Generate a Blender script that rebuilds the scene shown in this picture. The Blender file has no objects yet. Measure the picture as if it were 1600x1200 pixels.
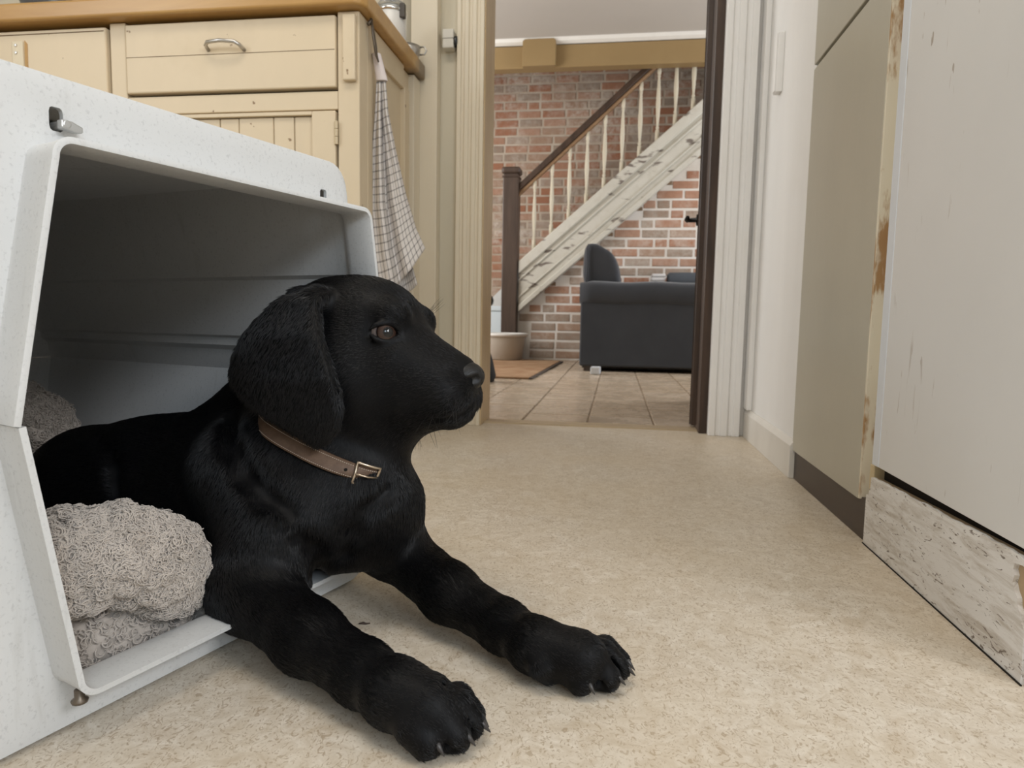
import bpy, bmesh, math, random
import numpy as np
from mathutils import Vector, Matrix
random.seed(7)
RNG = np.random.default_rng(7)
SC = bpy.context.scene
COL = SC.collection

# ------------------------------------------------------------------ camera
F_PX, CAM_H = 1067.0, 0.32          # focal length in pixels of the 1600 px frame, lens height
YAW, PITCH, ROLL = 0.14832544, 0.09614097, 0.018
_fw = np.array([-math.sin(YAW)*math.cos(PITCH), math.cos(YAW)*math.cos(PITCH), -math.sin(PITCH)])
_r0 = np.array([math.cos(YAW), math.sin(YAW), 0.0])
_u0 = np.cross(_r0, _fw)
AXR = math.cos(ROLL)*_r0 + math.sin(ROLL)*_u0
AXU = -math.sin(ROLL)*_r0 + math.cos(ROLL)*_u0
AXW = _fw
CAM = np.array([0, 0, CAM_H])
cam_data = bpy.data.cameras.new('camera')
cam = bpy.data.objects.new('camera', cam_data)
COL.objects.link(cam)
cam.matrix_world = Matrix(((AXR[0], AXU[0], -AXW[0], 0), (AXR[1], AXU[1], -AXW[1], 0),
                           (AXR[2], AXU[2], -AXW[2], CAM_H), (0, 0, 0, 1)))
cam_data.sensor_width = 36.0
cam_data.lens = 36.0*F_PX/1600.0
cam_data.clip_start = 0.02
cam_data.dof.use_dof = True
cam_data.dof.focus_distance = 0.66
cam_data.dof.aperture_fstop = 13.0
SC.camera = cam

# ------------------------------------------------------------------ world, daylight through the windows, exposure
SC.view_settings.view_transform = 'Standard'
SC.view_settings.look = 'None'
SC.view_settings.gamma = 1.0
SC.view_settings.exposure = -0.25
SC.view_settings.use_curve_mapping = False
world = bpy.data.worlds.new('overcast_sky')
SC.world = world
world.use_nodes = True
world.node_tree.nodes['Background'].inputs[0].default_value = (0.80, 0.90, 1.0, 1)
world.node_tree.nodes['Background'].inputs[1].default_value = 0.5

def area(name, loc, direction, sx, sy, power, col):
    d = bpy.data.lights.new(name, 'AREA')
    d.shape = 'RECTANGLE'; d.size = sx; d.size_y = sy
    d.energy = power; d.color = col
    o = bpy.data.objects.new(name, d); COL.objects.link(o)
    o.location = loc
    o.rotation_euler = Vector(direction).to_track_quat('-Z', 'Z').to_euler()
    return o
# kitchen: window in the back wall (right of the camera) and in the right wall, one in the left wall
area('daylight_back_window', (1.50, -2.22, 1.68), (-0.55, 1, -0.35), 0.8, 0.9, 27, (0.70, 0.85, 1.0))
area('daylight_right_window', (1.92, -0.75, 1.62), (-1, 0.3, -0.45), 0.5, 1.0, 41, (0.97, 0.98, 1.0))
area('kitchen_ceiling_light', (-0.45, 0.25, 2.50), (0, 0.0, -1), 1.3, 0.7, 23, (1.0, 0.92, 0.81))
area('daylight_left_window', (-2.52, -0.55, 1.65), (1, 0.3, -0.2), 1.3, 0.9, 27, (0.90, 0.95, 1.0))
# living room: windows on both sides, out of view
area('daylight_living_right', (2.42, 4.2, 1.45), (-1, -0.1, -0.1), 1.8, 1.5, 70, (0.95, 0.97, 1.0))
area('daylight_living_left', (-2.42, 3.9, 1.5), (1, 0.25, -0.1), 1.8, 1.5, 75, (1.0, 0.98, 0.95))

# ------------------------------------------------------------------ small toolkit
def at(px, py, Y):
    """point at depth Y that the photograph shows at (px, py)"""
    d = AXW + AXR*(px-800)/F_PX - AXU*(py-600)/F_PX
    return CAM + d*(Y/d[1])
def atz(px, py, z=0.0):
    d = AXW + AXR*(px-800)/F_PX - AXU*(py-600)/F_PX
    return CAM + d*((z-CAM_H)/d[2])
def atx(px, py, X):
    d = AXW + AXR*(px-800)/F_PX - AXU*(py-600)/F_PX
    return CAM + d*(X/d[0])

def tag(o, label=None, cat=None, group=None, kind=None):
    if label: o['label'] = label
    if cat: o['category'] = cat
    if group: o['group'] = group
    if kind: o['kind'] = kind
    return o
def empty(name, loc=(0, 0, 0), rz=0.0):
    o = bpy.data.objects.new(name, None); COL.objects.link(o)
    o.location = loc; o.rotation_euler = (0, 0, rz); o.empty_display_size = 0.05
    return o

class MB:
    """collects geometry; build() links it as one mesh object"""
    def __init__(self): self.v = []; self.f = []
    def add(self, vs, fs):
        n = len(self.v)
        self.v += [tuple(map(float, p)) for p in vs]
        self.f += [tuple(i+n for i in f) for f in fs]
        return self
    def box(self, lo, hi, M=None):
        x0, y0, z0 = lo; x1, y1, z1 = hi
        vs = [(x0,y0,z0),(x1,y0,z0),(x1,y1,z0),(x0,y1,z0),(x0,y0,z1),(x1,y0,z1),(x1,y1,z1),(x0,y1,z1)]
        if M is not None: vs = [tuple(M @ Vector(p)) for p in vs]
        return self.add(vs, [(0,3,2,1),(4,5,6,7),(0,1,5,4),(1,2,6,5),(2,3,7,6),(3,0,4,7)])
    def prism(self, poly, axis, a, b):
        """poly: 2-D points (counter-clockwise) in the two other axes, extruded along axis from a to b"""
        n = len(poly)
        def P(p, t):
            return {'x': (t, p[0], p[1]), 'y': (p[0], t, p[1]), 'z': (p[0], p[1], t)}[axis]
        vs = [P(p, a) for p in poly] + [P(p, b) for p in poly]
        fs = [tuple(range(n)), tuple(range(2*n-1, n-1, -1))]
        fs += [(i, n+i, n+(i+1) % n, (i+1) % n) for i in range(n)]
        return self.add(vs, fs)
    def lathe(self, prof, c=(0, 0, 0), n=24, axis=(0, 0, 1), close=False):
        q = Vector((0, 0, 1)).rotation_difference(Vector(axis)).to_matrix()
        vs = []
        for r, z in prof:
            for k in range(n):
                a = 2*math.pi*k/n
                vs.append(tuple(q @ Vector((r*math.cos(a), r*math.sin(a), z)) + Vector(c)))
        fs = []
        for i in range(len(prof)-1):
            for k in range(n):
                fs.append((i*n+k, i*n+(k+1) % n, (i+1)*n+(k+1) % n, (i+1)*n+k))
        m = len(prof)
        if close:
            fs.append(tuple(range(n-1, -1, -1))); fs.append(tuple((m-1)*n+k for k in range(n)))
        return self.add(vs, fs)
    def tube(self, pts, r, n=8, caps=True, flat=1.0):
        pts = [np.asarray(p, float) for p in pts]
        rs = r if hasattr(r, '__len__') else [r]*len(pts)
        vs = []; ref = None
        for i, p in enumerate(pts):
            t = pts[min(i+1, len(pts)-1)]-pts[max(i-1, 0)]
            t = t/(np.linalg.norm(t)+1e-12)
            if ref is None:
                ref = np.array([0, 0, 1.]) if abs(t[2]) < .9 else np.array([1., 0, 0])
            a = ref-t*(ref@t); a /= np.linalg.norm(a)+1e-12; b = np.cross(t, a); ref = a
            for k in range(n):
                an = 2*math.pi*k/n
                vs.append(p+rs[i]*(math.cos(an)*a*flat+math.sin(an)*b))
        fs = []
        for i in range(len(pts)-1):
            for k in range(n):
                fs.append((i*n+k, i*n+(k+1) % n, (i+1)*n+(k+1) % n, (i+1)*n+k))
        if caps:
            fs.append(tuple(range(n-1, -1, -1))); fs.append(tuple((len(pts)-1)*n+k for k in range(n)))
        return self.add(vs, fs)
    def grid(self, fn, nu, nv):
        vs = [fn(i/nu, j/nv) for j in range(nv+1) for i in range(nu+1)]
        fs = [(j*(nu+1)+i, j*(nu+1)+i+1, (j+1)*(nu+1)+i+1, (j+1)*(nu+1)+i) for j in range(nv) for i in range(nu)]
        return self.add(vs, fs)
    def build(self, name, mat, parent=None, smooth=False, bevel=0.0, seg=2, loc=None, recalc=True):
        me = bpy.data.meshes.new(name)
        me.from_pydata(self.v, [], self.f)
        if recalc:
            bm = bmesh.new(); bm.from_mesh(me)
            bmesh.ops.recalc_face_normals(bm, faces=bm.faces)
            bm.to_mesh(me); bm.free()
        if smooth:
            me.polygons.foreach_set('use_smooth', [True]*len(me.polygons))
        me.update()
        return link(name, me, mat, parent, bevel, seg, loc)

def link(name, me, mat, parent=None, bevel=0.0, seg=2, loc=None):
    o = bpy.data.objects.new(name, me); COL.objects.link(o)
    if mat is not None and not me.materials: me.materials.append(mat)
    if parent is not None: o.parent = parent
    if loc is not None: o.location = loc
    if bevel > 0:
        m = o.modifiers.new('bevel', 'BEVEL'); m.width = bevel; m.segments = seg
        m.limit_method = 'ANGLE'; m.angle_limit = math.radians(40)
        m.harden_normals = False
    return o
def boxo(name, lo, hi, mat, parent=None, bevel=0.0, seg=2):
    return MB().box(lo, hi).build(name, mat, parent, bevel=bevel, seg=seg)

# ------------------------------------------------------------------ procedural materials
class Mat:
    def __init__(self, name, col=(.5, .5, .5), rough=.5, spec=.5, metal=0.0):
        self.m = bpy.data.materials.new(name); self.m.use_nodes = True
        self.nt = self.m.node_tree; self.b = self.nt.nodes['Principled BSDF']
        self.b.inputs['Base Color'].default_value = (*col, 1)
        self.b.inputs['Roughness'].default_value = rough
        self.b.inputs['Specular IOR Level'].default_value = spec
        self.b.inputs['Metallic'].default_value = metal
        self._pos = None
    def N(self, t, **kw):
        n = self.nt.nodes.new(t)
        for k, v in kw.items(): setattr(n, k, v)
        return n
    def L(self, a, b): self.nt.links.new(a, b)
    def pos(self, scale=(1, 1, 1), rot=(0, 0, 0), obj=False):
        n = self.N('ShaderNodeTexCoord') if obj else self.N('ShaderNodeNewGeometry')
        mp = self.N('ShaderNodeMapping')
        mp.inputs['Scale'].default_value = scale; mp.inputs['Rotation'].default_value = rot
        self.L(n.outputs['Object' if obj else 'Position'], mp.inputs['Vector'])
        return mp.outputs['Vector']
    def noise(self, scale=5, detail=4, rough=.5, vec=None, dist=0.0):
        n = self.N('ShaderNodeTexNoise')
        n.inputs['Scale'].default_value = scale; n.inputs['Detail'].default_value = detail
        n.inputs['Roughness'].default_value = rough; n.inputs['Distortion'].default_value = dist
        self.L(vec if vec is not None else self.pos(), n.inputs['Vector'])
        return n.outputs['Fac']
    def voro(self, scale=5, vec=None, feature='F1', out='Distance'):
        n = self.N('ShaderNodeTexVoronoi', feature=feature)
        n.inputs['Scale'].default_value = scale
        self.L(vec if vec is not None else self.pos(), n.inputs['Vector'])
        return n.outputs[out]
    def ramp(self, fac, stops, interp='LINEAR'):
        n = self.N('ShaderNodeValToRGB'); e = n.color_ramp.elements
        n.color_ramp.interpolation = interp
        while len(e) < len(stops): e.new(0.5)
        for k, (p, c) in enumerate(stops):
            e[k].position = p
            e[k].color = (*c, 1) if hasattr(c, '__len__') else (c, c, c, 1)
        self.L(fac, n.inputs['Fac'])
        return n.outputs['Color']
    def mix(self, fac, a, b, mode='MIX'):
        n = self.N('ShaderNodeMix', data_type='RGBA', blend_type=mode)
        def put(v, s):
            if hasattr(v, 'links') or isinstance(v, bpy.types.NodeSocket): self.L(v, s)
            elif hasattr(v, '__len__'): s.default_value = (*v, 1)
            else: s.default_value = v
        put(fac, n.inputs[0]); put(a, n.inputs[6]); put(b, n.inputs[7])
        return n.outputs[2]
    def math(self, op, a, b=0.0, clamp=False):
        n = self.N('ShaderNodeMath', operation=op, use_clamp=clamp)
        for k, v in enumerate((a, b)):
            if isinstance(v, bpy.types.NodeSocket): self.L(v, n.inputs[k])
            else: n.inputs[k].default_value = v
        return n.outputs[0]
    def color(self, s): self.L(s, self.b.inputs['Base Color']); return self
    def roughness(self, s): self.L(s, self.b.inputs['Roughness']); return self
    def bump(self, h, strength=.3, dist=.002):
        n = self.N('ShaderNodeBump')
        n.inputs['Strength'].default_value = strength; n.inputs['Distance'].default_value = dist
        self.L(h, n.inputs['Height']); self.L(n.outputs['Normal'], self.b.inputs['Normal'])
        return self

def plain(name, col, rough=.5, spec=.5, metal=0.0, var=.08, scale=14):
    m = Mat(name, col, rough, spec, metal)
    if var:
        f = m.noise(scale, 5, .6)
        m.color(m.mix(f, tuple(c*(1-var) for c in col), tuple(min(1, c*(1+var)) for c in col)))
    return m.m
def paint(name, col, chip=(.23, .13, .06), amount=.0, rough=.45, scale=9, dirt=.12, dirtcol=(.45, .33, .17), stretch=(1, 1, .35)):
    """old brushed paint: faint streaks, yellowed patches, small chips"""
    m = Mat(name, col, rough, .4)
    f1 = m.noise(scale, 6, .6, m.pos(stretch))
    c = m.mix(f1, tuple(x*.93 for x in col), tuple(min(1, x*1.05) for x in col))
    f2 = m.noise(3.1, 5, .65)
    c = m.mix(m.ramp(f2, [(.48, 0), (.78, dirt)]), c, dirtcol)
    if amount:
        f3 = m.noise(38, 3, .5)
        c = m.mix(m.ramp(f3, [(.76-amount, 0), (.78-amount, .9)]), c, chip)
    m.color(c)
    m.bump(m.noise(60, 4, .6, m.pos(stretch)), .12, .002)
    return m.m
def wood(name, dark, light, scale=6, axis='x', rough=.4, spec=.5):
    m = Mat(name, light, rough, spec)
    st = {'x': (.12, 1, 1), 'y': (1, .12, 1), 'z': (1, 1, .12)}[axis]
    f = m.noise(scale*6, 6, .62, m.pos(st), .6)
    g = m.noise(scale, 3, .5, m.pos(st))
    c = m.mix(m.ramp(f, [(.3, 0), (.7, 1)]), dark, light)
    m.color(m.mix(m.math('MULTIPLY', g, .4), c, tuple(x*.75 for x in light)))
    m.bump(f, .1, .002)
    return m.m
# ------------------------------------------------------------------ the setting
# materials of the shell
_m = Mat('mottled_vinyl', (.6, .52, .4), .4, .45)
_v = _m.pos((1, 1, 1))
_warp = _m.N('ShaderNodeTexNoise'); _warp.inputs['Scale'].default_value = 26; _m.L(_v, _warp.inputs['Vector'])
_big = _m.noise(3.0, 5, .6)
_mid = _m.noise(38, 6, .7, None, 1.4)
_fine = _m.noise(150, 4, .6, _m.pos((1, .7, 1), (0, 0, .5)), 2.6)
_vein = _m.ramp(_fine, [(.38, 1.0), (.46, .0)])
_c = _m.mix(_m.ramp(_mid, [(.33, 0), (.68, 1)]), (.515, .44, .345), (.695, .64, .555))
_c = _m.mix(_m.math('MULTIPLY', _vein, .62), _c, (.28, .205, .13))
_c = _m.mix(_m.ramp(_big, [(.35, .0), (.75, .4)]), _c, (.56, .435, .27))
_m.color(_c)
_m.roughness(_m.ramp(_mid, [(.3, .34), (.7, .46)]))
_m.bump(_fine, .06, .001)
M_VINYL = _m.m
M_CREAM = paint('cream_paint', (.70, .575, .40), amount=.045, dirt=.35)
M_CREAM_TRIM = paint('cream_trim_paint', (.77, .68, .53), amount=0, dirt=.1, stretch=(1, 1, .1))
M_WHITE_TRIM = paint('white_trim_paint', (.84, .83, .815), amount=0, dirt=.10, stretch=(1, 1, .1))
M_WALL_CREAM = paint('cream_wall_paint', (.66, .60, .47), amount=0, dirt=.1)
M_WALL_WHITE = paint('white_panel_paint', (.80, .79, .775), amount=0, dirt=.10, stretch=(1, 1, .12))
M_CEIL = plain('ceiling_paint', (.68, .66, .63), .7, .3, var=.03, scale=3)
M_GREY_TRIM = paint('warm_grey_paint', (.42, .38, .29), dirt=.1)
M_DARKWOOD = wood('dark_stained_wood', (.022, .012, .008), (.075, .042, .026), 5, 'z', .45)
M_GAP = plain('dark_gap', (.015, .012, .010), .7, .2, var=0)

# floors
KX0, KX1, KY0, KY1, KZ = -2.6, 2.0, -2.3, 2.0, 2.55
tag(MB().box((KX0, KY0, -.06), (KX1, 2.07, 0)).build('floor_kitchen', M_VINYL), 'mottled beige vinyl kitchen floor', 'floor', kind='structure')
# living room: square tiles on a screed
LX0, LX1, LY0, LY1, LZ = -2.5, 2.5, 2.07, 6.02, 2.335
_m = Mat('glazed_floor_tile', (.5, .42, .32), .22, .5)
_oi = _m.N('ShaderNodeObjectInfo')
_f = _m.noise(9, 5, .6)
_c = _m.mix(_m.ramp(_f, [(.3, 0), (.7, 1)]), (.47, .375, .28), (.56, .465, .365))
_c = _m.mix(_m.math('MULTIPLY', _oi.outputs['Random'], .45), _c, (.46, .35, .24))
_m.color(_c); _m.roughness(_m.ramp(_f, [(.3, .2), (.7, .34)]))
M_TILE = _m.m
M_GROUT = plain('tile_grout', (.27, .21, .15), .8, .2)
floor_l = tag(MB().box((LX0, LY0, -.06), (LX1, LY1, -.004)).build('floor_living', M_GROUT), 'tiled living room floor beyond the doorway', 'floor', kind='structure')
_tile_mesh = None
TS = .205
rot = 0.0
nt = 0
for j in range(20):
    for i in range(-8, 10):
        x0 = i*TS-.075; y0 = LY0+.004+j*TS*1.03
        if y0+TS > LY1 or x0 < -1.05 or x0 > .75: continue
        if _tile_mesh is None:
            o = MB().box((0, 0, -.02), (TS-.005, TS*1.03-.005, .0)).build('tile', M_TILE, floor_l, bevel=.002, seg=1)
            _tile_mesh = o.data
        else:
            o = bpy.data.objects.new('tile', _tile_mesh); COL.objects.link(o); o.parent = floor_l
            bm_ = o.modifiers.new('bevel', 'BEVEL'); bm_.width = .002; bm_.segments = 1
        o.location = (x0, y0, random.uniform(-.0006, .0006)); nt += 1
tag(MB().box((LX0, LY0, -.02), (-1.12, LY1, -.001)).box((.80, LY0, -.02), (LX1, LY1, -.001)).build('tiled_margin', M_TILE, floor_l), kind='stuff')
tag(MB().prism([(2.03, 0), (2.10, 0), (2.095, .004), (2.035, .004)], 'x', -.41, .27).build('threshold_strip', wood('threshold_wood', (.36, .27, .17), (.52, .41, .27), 6, 'x', .4), None),
    'flat wooden threshold strip in the doorway', 'threshold', kind='structure')

# ceilings
tag(boxo('ceiling_kitchen', (KX0, KY0, KZ), (KX1, 2.0, KZ+.08), M_CEIL), 'white kitchen ceiling', 'ceiling', kind='structure')
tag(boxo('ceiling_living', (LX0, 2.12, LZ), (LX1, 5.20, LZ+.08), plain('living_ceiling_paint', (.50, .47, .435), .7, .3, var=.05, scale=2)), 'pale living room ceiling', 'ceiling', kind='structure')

# wall with the doorway (Y = 2.0 .. 2.12), opening X -0.40 .. 0.275, Z up to 2.05
def struct(o, label): return tag(o, label, None, kind='structure')
DX0, DX1, DZ = -.405, .275, 2.06
struct(MB().box((KX0, 2.0, 0), (DX0, 2.12, 2.6)).box((DX1, 2.0, 0), (KX1, 2.12, 2.6)).box((DX0, 2.0, DZ), (DX1, 2.12, 2.6)).build('wall_door', M_WALL_CREAM), 'cream kitchen wall around the doorway')
# left architrave: fluted cream boards; profile in (x, y) seen from above
def flute(x0, x1, y_front, y_back, ribs):
    pts = [(x0, y_back), (x0, y_front)]
    w = (x1-x0)/(2*ribs+1)
    for k in range(ribs):
        a = x0+w*(2*k+1)
        pts += [(a, y_front), (a+w*.15, y_front+.006), (a+w*.85, y_front+.006), (a+w, y_front)]
    pts += [(x1, y_front), (x1, y_back)]
    return pts[::-1]
t = MB().prism(flute(-.470, -.392, 1.972, 2.0, 3), 'z', 0, 2.14)
struct(t.build('trim_1', M_CREAM_TRIM, bevel=.0015), 'fluted cream door architrave left of the doorway')
struct(MB().box((-.405, 1.98, 0), (-.388, 2.125, DZ)).build('trim_2', wood('bare_pine_lining', (.50, .34, .17), (.66, .50, .30), 5, 'z', .4), bevel=.002), 'pale wooden door lining on the left side')
struct(MB().box((-.60, 1.955, 0), (-.523, 2.0, 2.14)).build('trim_3', M_CREAM_TRIM, bevel=.002), 'cream painted board beside the worktop end')
struct(MB().box((-.634, 1.985, 1.0), (-.60, 2.0, 2.14)).build('trim_4', M_GREY_TRIM, bevel=.002), 'warm grey strip behind the worktop')
# right architrave: white, moulded
t = MB().prism(flute(.268, .352, 1.965, 2.0, 2), 'z', 0, 2.14)
struct(t.build('trim_5', M_WHITE_TRIM, bevel=.0015), 'white moulded door architrave right of the doorway')
struct(MB().box((-.47, 1.968, DZ+.0), (.352, 2.0, DZ+.08)).build('trim_6', M_WHITE_TRIM, bevel=.002), 'white head board over the doorway')
struct(MB().box((.352, 1.985, 0), (.385, 2.0, 2.2)).build('trim_7', M_WHITE_TRIM, bevel=.002), 'narrow white corner board')
# dark door frame lining and the open dark door
door = empty('door_1', (.262, 2.07, 0), -math.radians(6.3))
tag(door, 'dark brown wooden door standing open into the living room', None, kind='structure')
MB().box((-.032, .0, .012), (.008, .74, 2.04)).build('door_leaf', M_DARKWOOD, door, bevel=.003)
MB().box((-.036, .02, .012), (-.032, .10, 2.04)).box((-.036, .64, .012), (-.032, .72, 2.04)).build('stile', M_DARKWOOD, door)
M_BLACKMETAL = plain('black_iron', (.02, .019, .018), .45, .5, .6, var=.1)
h = MB().lathe([(0, 0), (.022, 0), (.022, .006), (.009, .008), (.008, .045), (.0, .045)], (-.036, .66, .705), 14, (-1, 0, 0))
h.tube([(-.076, .66, .705), (-.078, .64, .705), (-.074, .58, .703)], [.009, .009, .008], 10)
h.build('door_handle', M_BLACKMETAL, door, smooth=True)
struct(MB().box((.245, 2.0, 0), (.275, 2.125, DZ)).build('trim_8', M_DARKWOOD, bevel=.002), 'dark brown door lining on the right side')

# right side: short wall with skirting between door and tall cabinet
struct(MB().box((.376, 1.472, 0), (.44, 2.0, KZ)).build('wall_right', M_WALL_WHITE), 'white painted wall panel right of the doorway')
b = MB().prism([(.376, 0), (.376, .080), (.372, .080), (.364, .068), (.364, 0)], 'y', 1.462, 1.985)
struct(b.build('baseboard_right', paint('scuffed_white_paint', (.70, .67, .62), (.30, .25, .2), .02, dirt=.3, dirtcol=(.36, .31, .25)), bevel=.001), 'scuffed white skirting board on the right wall')
struct(MB().box((.362, 1.93, .08), (.376, 1.985, KZ)).build('trim_9', M_WHITE_TRIM, bevel=.002), 'white corner strip above the skirting')
# remaining shell, out of view, with the window openings the daylight comes through
struct(MB().box((1.0, .62, 0), (KX1, .70, KZ)).build('wall_recess', M_WALL_WHITE), 'white wall beyond the cabinets')
def wall_with_hole(name, axis, p0, p1, a0, a1, z1, ha0, ha1, hz0, hz1, mat, label):
    mb = MB()
    def bx(a, b, c, d):
        if axis == 'y': mb.box((a, p0, c), (b, p1, d))
        else: mb.box((p0, a, c), (p1, b, d))
    bx(a0, ha0, 0, z1); bx(ha1, a1, 0, z1); bx(ha0, ha1, 0, hz0); bx(ha0, ha1, hz1, z1)
    return struct(mb.build(name, mat), label)
mb = MB()
for (a, b_, c, d) in [(KX0, 1.05, 0, KZ), (1.95, KX1, 0, KZ), (1.05, 1.95, 0, 1.2), (1.05, 1.95, 2.15, KZ)]:
    mb.box((a, KY0-.1, c), (b_, KY0, d))
struct(mb.build('wall_back', M_WALL_WHITE), 'kitchen back wall behind the viewer')
wall_with_hole('wall_right_window', 'x', KX1, KX1+.1, KY0, .7, KZ, -1.1, -.4, 1.1, 2.15, M_WALL_WHITE, 'kitchen side wall with window')
wall_with_hole('wall_left', 'x', KX0-.1, KX0, KY0, 2.0, KZ, -1.25, .15, 1.15, 2.15, M_WALL_CREAM, 'cream kitchen wall on the left')
wall_with_hole('wall_living_right', 'x', LX1, LX1+.1, LY0, LY1, LZ, 3.2, 5.2, .65, 2.1, M_CEIL, 'living room side wall with window')
wall_with_hole('wall_living_left', 'x', LX0-.1, LX0, LY0, LY1, LZ, 2.9, 4.9, .7, 2.1, M_CEIL, 'living room side wall with window, left')
# ------------------------------------------------------------------ kitchen, right: tall cabinet, white panel door, plinth
M_BEIGE = paint('beige_door_paint', (.47, .445, .37), amount=0, dirt=.1, rough=.3, stretch=(1, 1, .5), dirtcol=(.42, .40, .33))
M_EDGE = Mat('worn_edge_wood', (.6, .4, .2), .55)
_f = M_EDGE.noise(60, 5, .6, M_EDGE.pos((1, 1, .25)))
_g = M_EDGE.noise(7, 4, .6)
M_EDGE.color(M_EDGE.mix(M_EDGE.ramp(M_EDGE.math('ADD', M_EDGE.math('MULTIPLY', _f, .5), M_EDGE.math('MULTIPLY', _g, .5)), [(.44, 0), (.5, 1)]), (.40, .24, .11), (.74, .68, .55)))
M_EDGE = M_EDGE.m
M_KICK = wood('dark_brown_board', (.030, .020, .015), (.055, .038, .029), 5, 'y', .4)
tc = empty('tall_cabinet', (.37, 1.27, 0))
tag(tc, 'tall beige cabinet with worn door edge between wall and white panel', 'cabinet')
def tc_box(name, lo, hi, mat, bevel=.0015, parent=tc):
    return MB().box((lo[0]-.37, lo[1]-1.27, lo[2]), (hi[0]-.37, hi[1]-1.27, hi[2])).build(name, mat, parent, bevel=bevel)
tc_box('carcass', (.392, 1.045, .05), (.96, 1.470, 2.3), M_BEIGE)
d1 = tc_box('lower_door', (.370, 1.078, .058), (.390, 1.468, .817), M_BEIGE)
tc_box('door_edge', (.3705, 1.0735, .059), (.3895, 1.0785, .816), M_EDGE, .0006, d1)
d2 = tc_box('upper_door', (.370, 1.078, .825), (.390, 1.468, 2.28), M_BEIGE)
tc_box('door_edge', (.3705, 1.0735, .826), (.3895, 1.0785, 2.279), M_EDGE, .0006, d2)
tc_box('side_strip', (.384, 1.468, .0), (.40, 1.474, 2.3), paint('cream_strip', (.70, .64, .5)), .001)
tc_box('kickboard', (.374, 1.046, 0), (.386, 1.462, .062), M_KICK)
tc_box('filler_strip', (.388, 1.038, .05), (.40, 1.0735, 2.3), M_EDGE, .001)
# flat white panel door next to it (appliance front) on the white-painted plinth board
_m = Mat('scratched_white_panel', (.66, .66, .66), .32, .45)
_c = _m.mix(_m.noise(5, 4, .5), (.68, .68, .68), (.76, .765, .77))
_s = _m.noise(90, 2, .5, _m.pos((1, 1, .16), (0.5, 0, 0)), .8)
_z = _m.noise(7, 3, .6)
_mask = _m.math('MULTIPLY', _m.ramp(_s, [(.675, 0), (.70, 1)]), _m.ramp(_z, [(.46, 0), (.60, .75)]))
_c = _m.mix(_mask, _c, (.30, .24, .19))
_m.color(_c)
M_PANEL = _m.m
M_STRIP = plain('bluish_white_edging', (.70, .74, .80), .3, .5, var=.03)
wp = empty('panel_cabinet', (.37, .84, 0))
tag(wp, 'white scratched flat panel cabinet at the right edge, over the worn plinth', 'cabinet')
def wp_box(name, lo, hi, mat, bevel=.0015, parent=wp):
    return MB().box((lo[0]-.37, lo[1]-.84, lo[2]), (hi[0]-.37, hi[1]-.84, hi[2])).build(name, mat, parent, bevel=bevel)
wp_box('carcass', (.400, .64, .0), (.96, 1.036, 2.3), M_GAP)
pd = wp_box('panel_door', (.370, .640, .121), (.388, 1.006, 2.28), M_PANEL, .0012)
wp_box('edging_strip', (.3695, 1.006, .121), (.388, 1.030, 2.28), M_STRIP, .001, pd)
wp_box('end_panel', (.388, .632, .0), (.97, .640, 2.3), M_PANEL, .001)
wp_box('gap_shade_strip', (.3875, .642, .09), (.398, 1.03, .135), M_GAP, .0)  # near-black strip standing in for the shade inside the gap above the plinth
# plinth board, top edge ragged with flaked paint, chip of bare board at each end
_m = Mat('flaking_white_board', (.70, .68, .65), .55, .3)
_g = _m.noise(75, 7, .72, _m.pos((1, .16, 1), (.10, 0, 0)), .5)
_z = _m.noise(4.2, 4, .55)
_low = _m.N('ShaderNodeSeparateXYZ'); _m.L(_m.pos(), _low.inputs[0])
_c = _m.mix(_m.noise(11, 4, .5), (.74, .72, .70), (.83, .82, .81))
_c = _m.mix(_m.math('MULTIPLY', _m.ramp(_g, [(.45, 0), (.64, 1)]), _m.ramp(_z, [(.36, .15), (.60, .70)])), _c, (.42, .36, .29))
_sc = _m.noise(150, 3, .6, _m.pos((1, .30, 1), (.5, 0, 0)), 1.6)
_c = _m.mix(_m.math('MULTIPLY', _m.ramp(_sc, [(.62, 0), (.66, .85)]), _m.ramp(_z, [(.42, 0), (.52, 1)])), _c, (.12, .085, .06))
_m.color(_c); _m.bump(_g, .25, .002)
M_FLAKE = _m.m
M_BOARD = plain('bare_chipboard', (.47, .35, .22), .8, .2, var=.2, scale=60)
pl = empty('plinth_board', (.37, .84, 0))
tag(pl, 'worn white plinth board with flaking paint and a chipped end on the floor', 'plinth board')
mb = MB()
top = [(.652, .098)]
y = .652
n = 46
pts_top = []
for k in range(n+1):
    yy = .660+(1.030-.660)*k/n
    pts_top.append((yy, .1145-.012*(yy-.66)/.37+random.uniform(-.0012, .0008)))
chip = [(.668, .1135), (.660, .1115), (.652, .113), (.648, .108), (.650, .1045), (.660, .106), (.672, .104), (.674, .098), (.671, .093), (.673, .086), (.669, .079), (.664, .074), (.663, .068), (.657, .062), (.655, .055), (.649, .050)]
chip2 = [(1.030, .100), (1.031, .088), (1.0345, .082), (1.036, .076), (1.045, .073)]
outline = [(.648, .0), (1.045, 0)] + chip2[::-1] + [p for p in pts_top[::-1] if p[0] > .672] + chip + [(.648, .006)]
mb.prism([(y_-.84, z_) for (y_, z_) in outline], 'x', .370-.37, .3745-.37)
mb.build('paint_layer', M_FLAKE, pl)
MB().prism([(.640-.84, 0), (1.045-.84, 0), (1.045-.84, .100), (.640-.84, .112)], 'x', .3745-.37, .386-.37).build('core_board', M_BOARD, pl, bevel=.001)
boxo('corner_block', (.3735-.37, 1.032-.84, .076), (.39-.37, 1.047-.84, .118), paint('ochre_paint', (.62, .50, .30)), pl, .0015)
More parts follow.
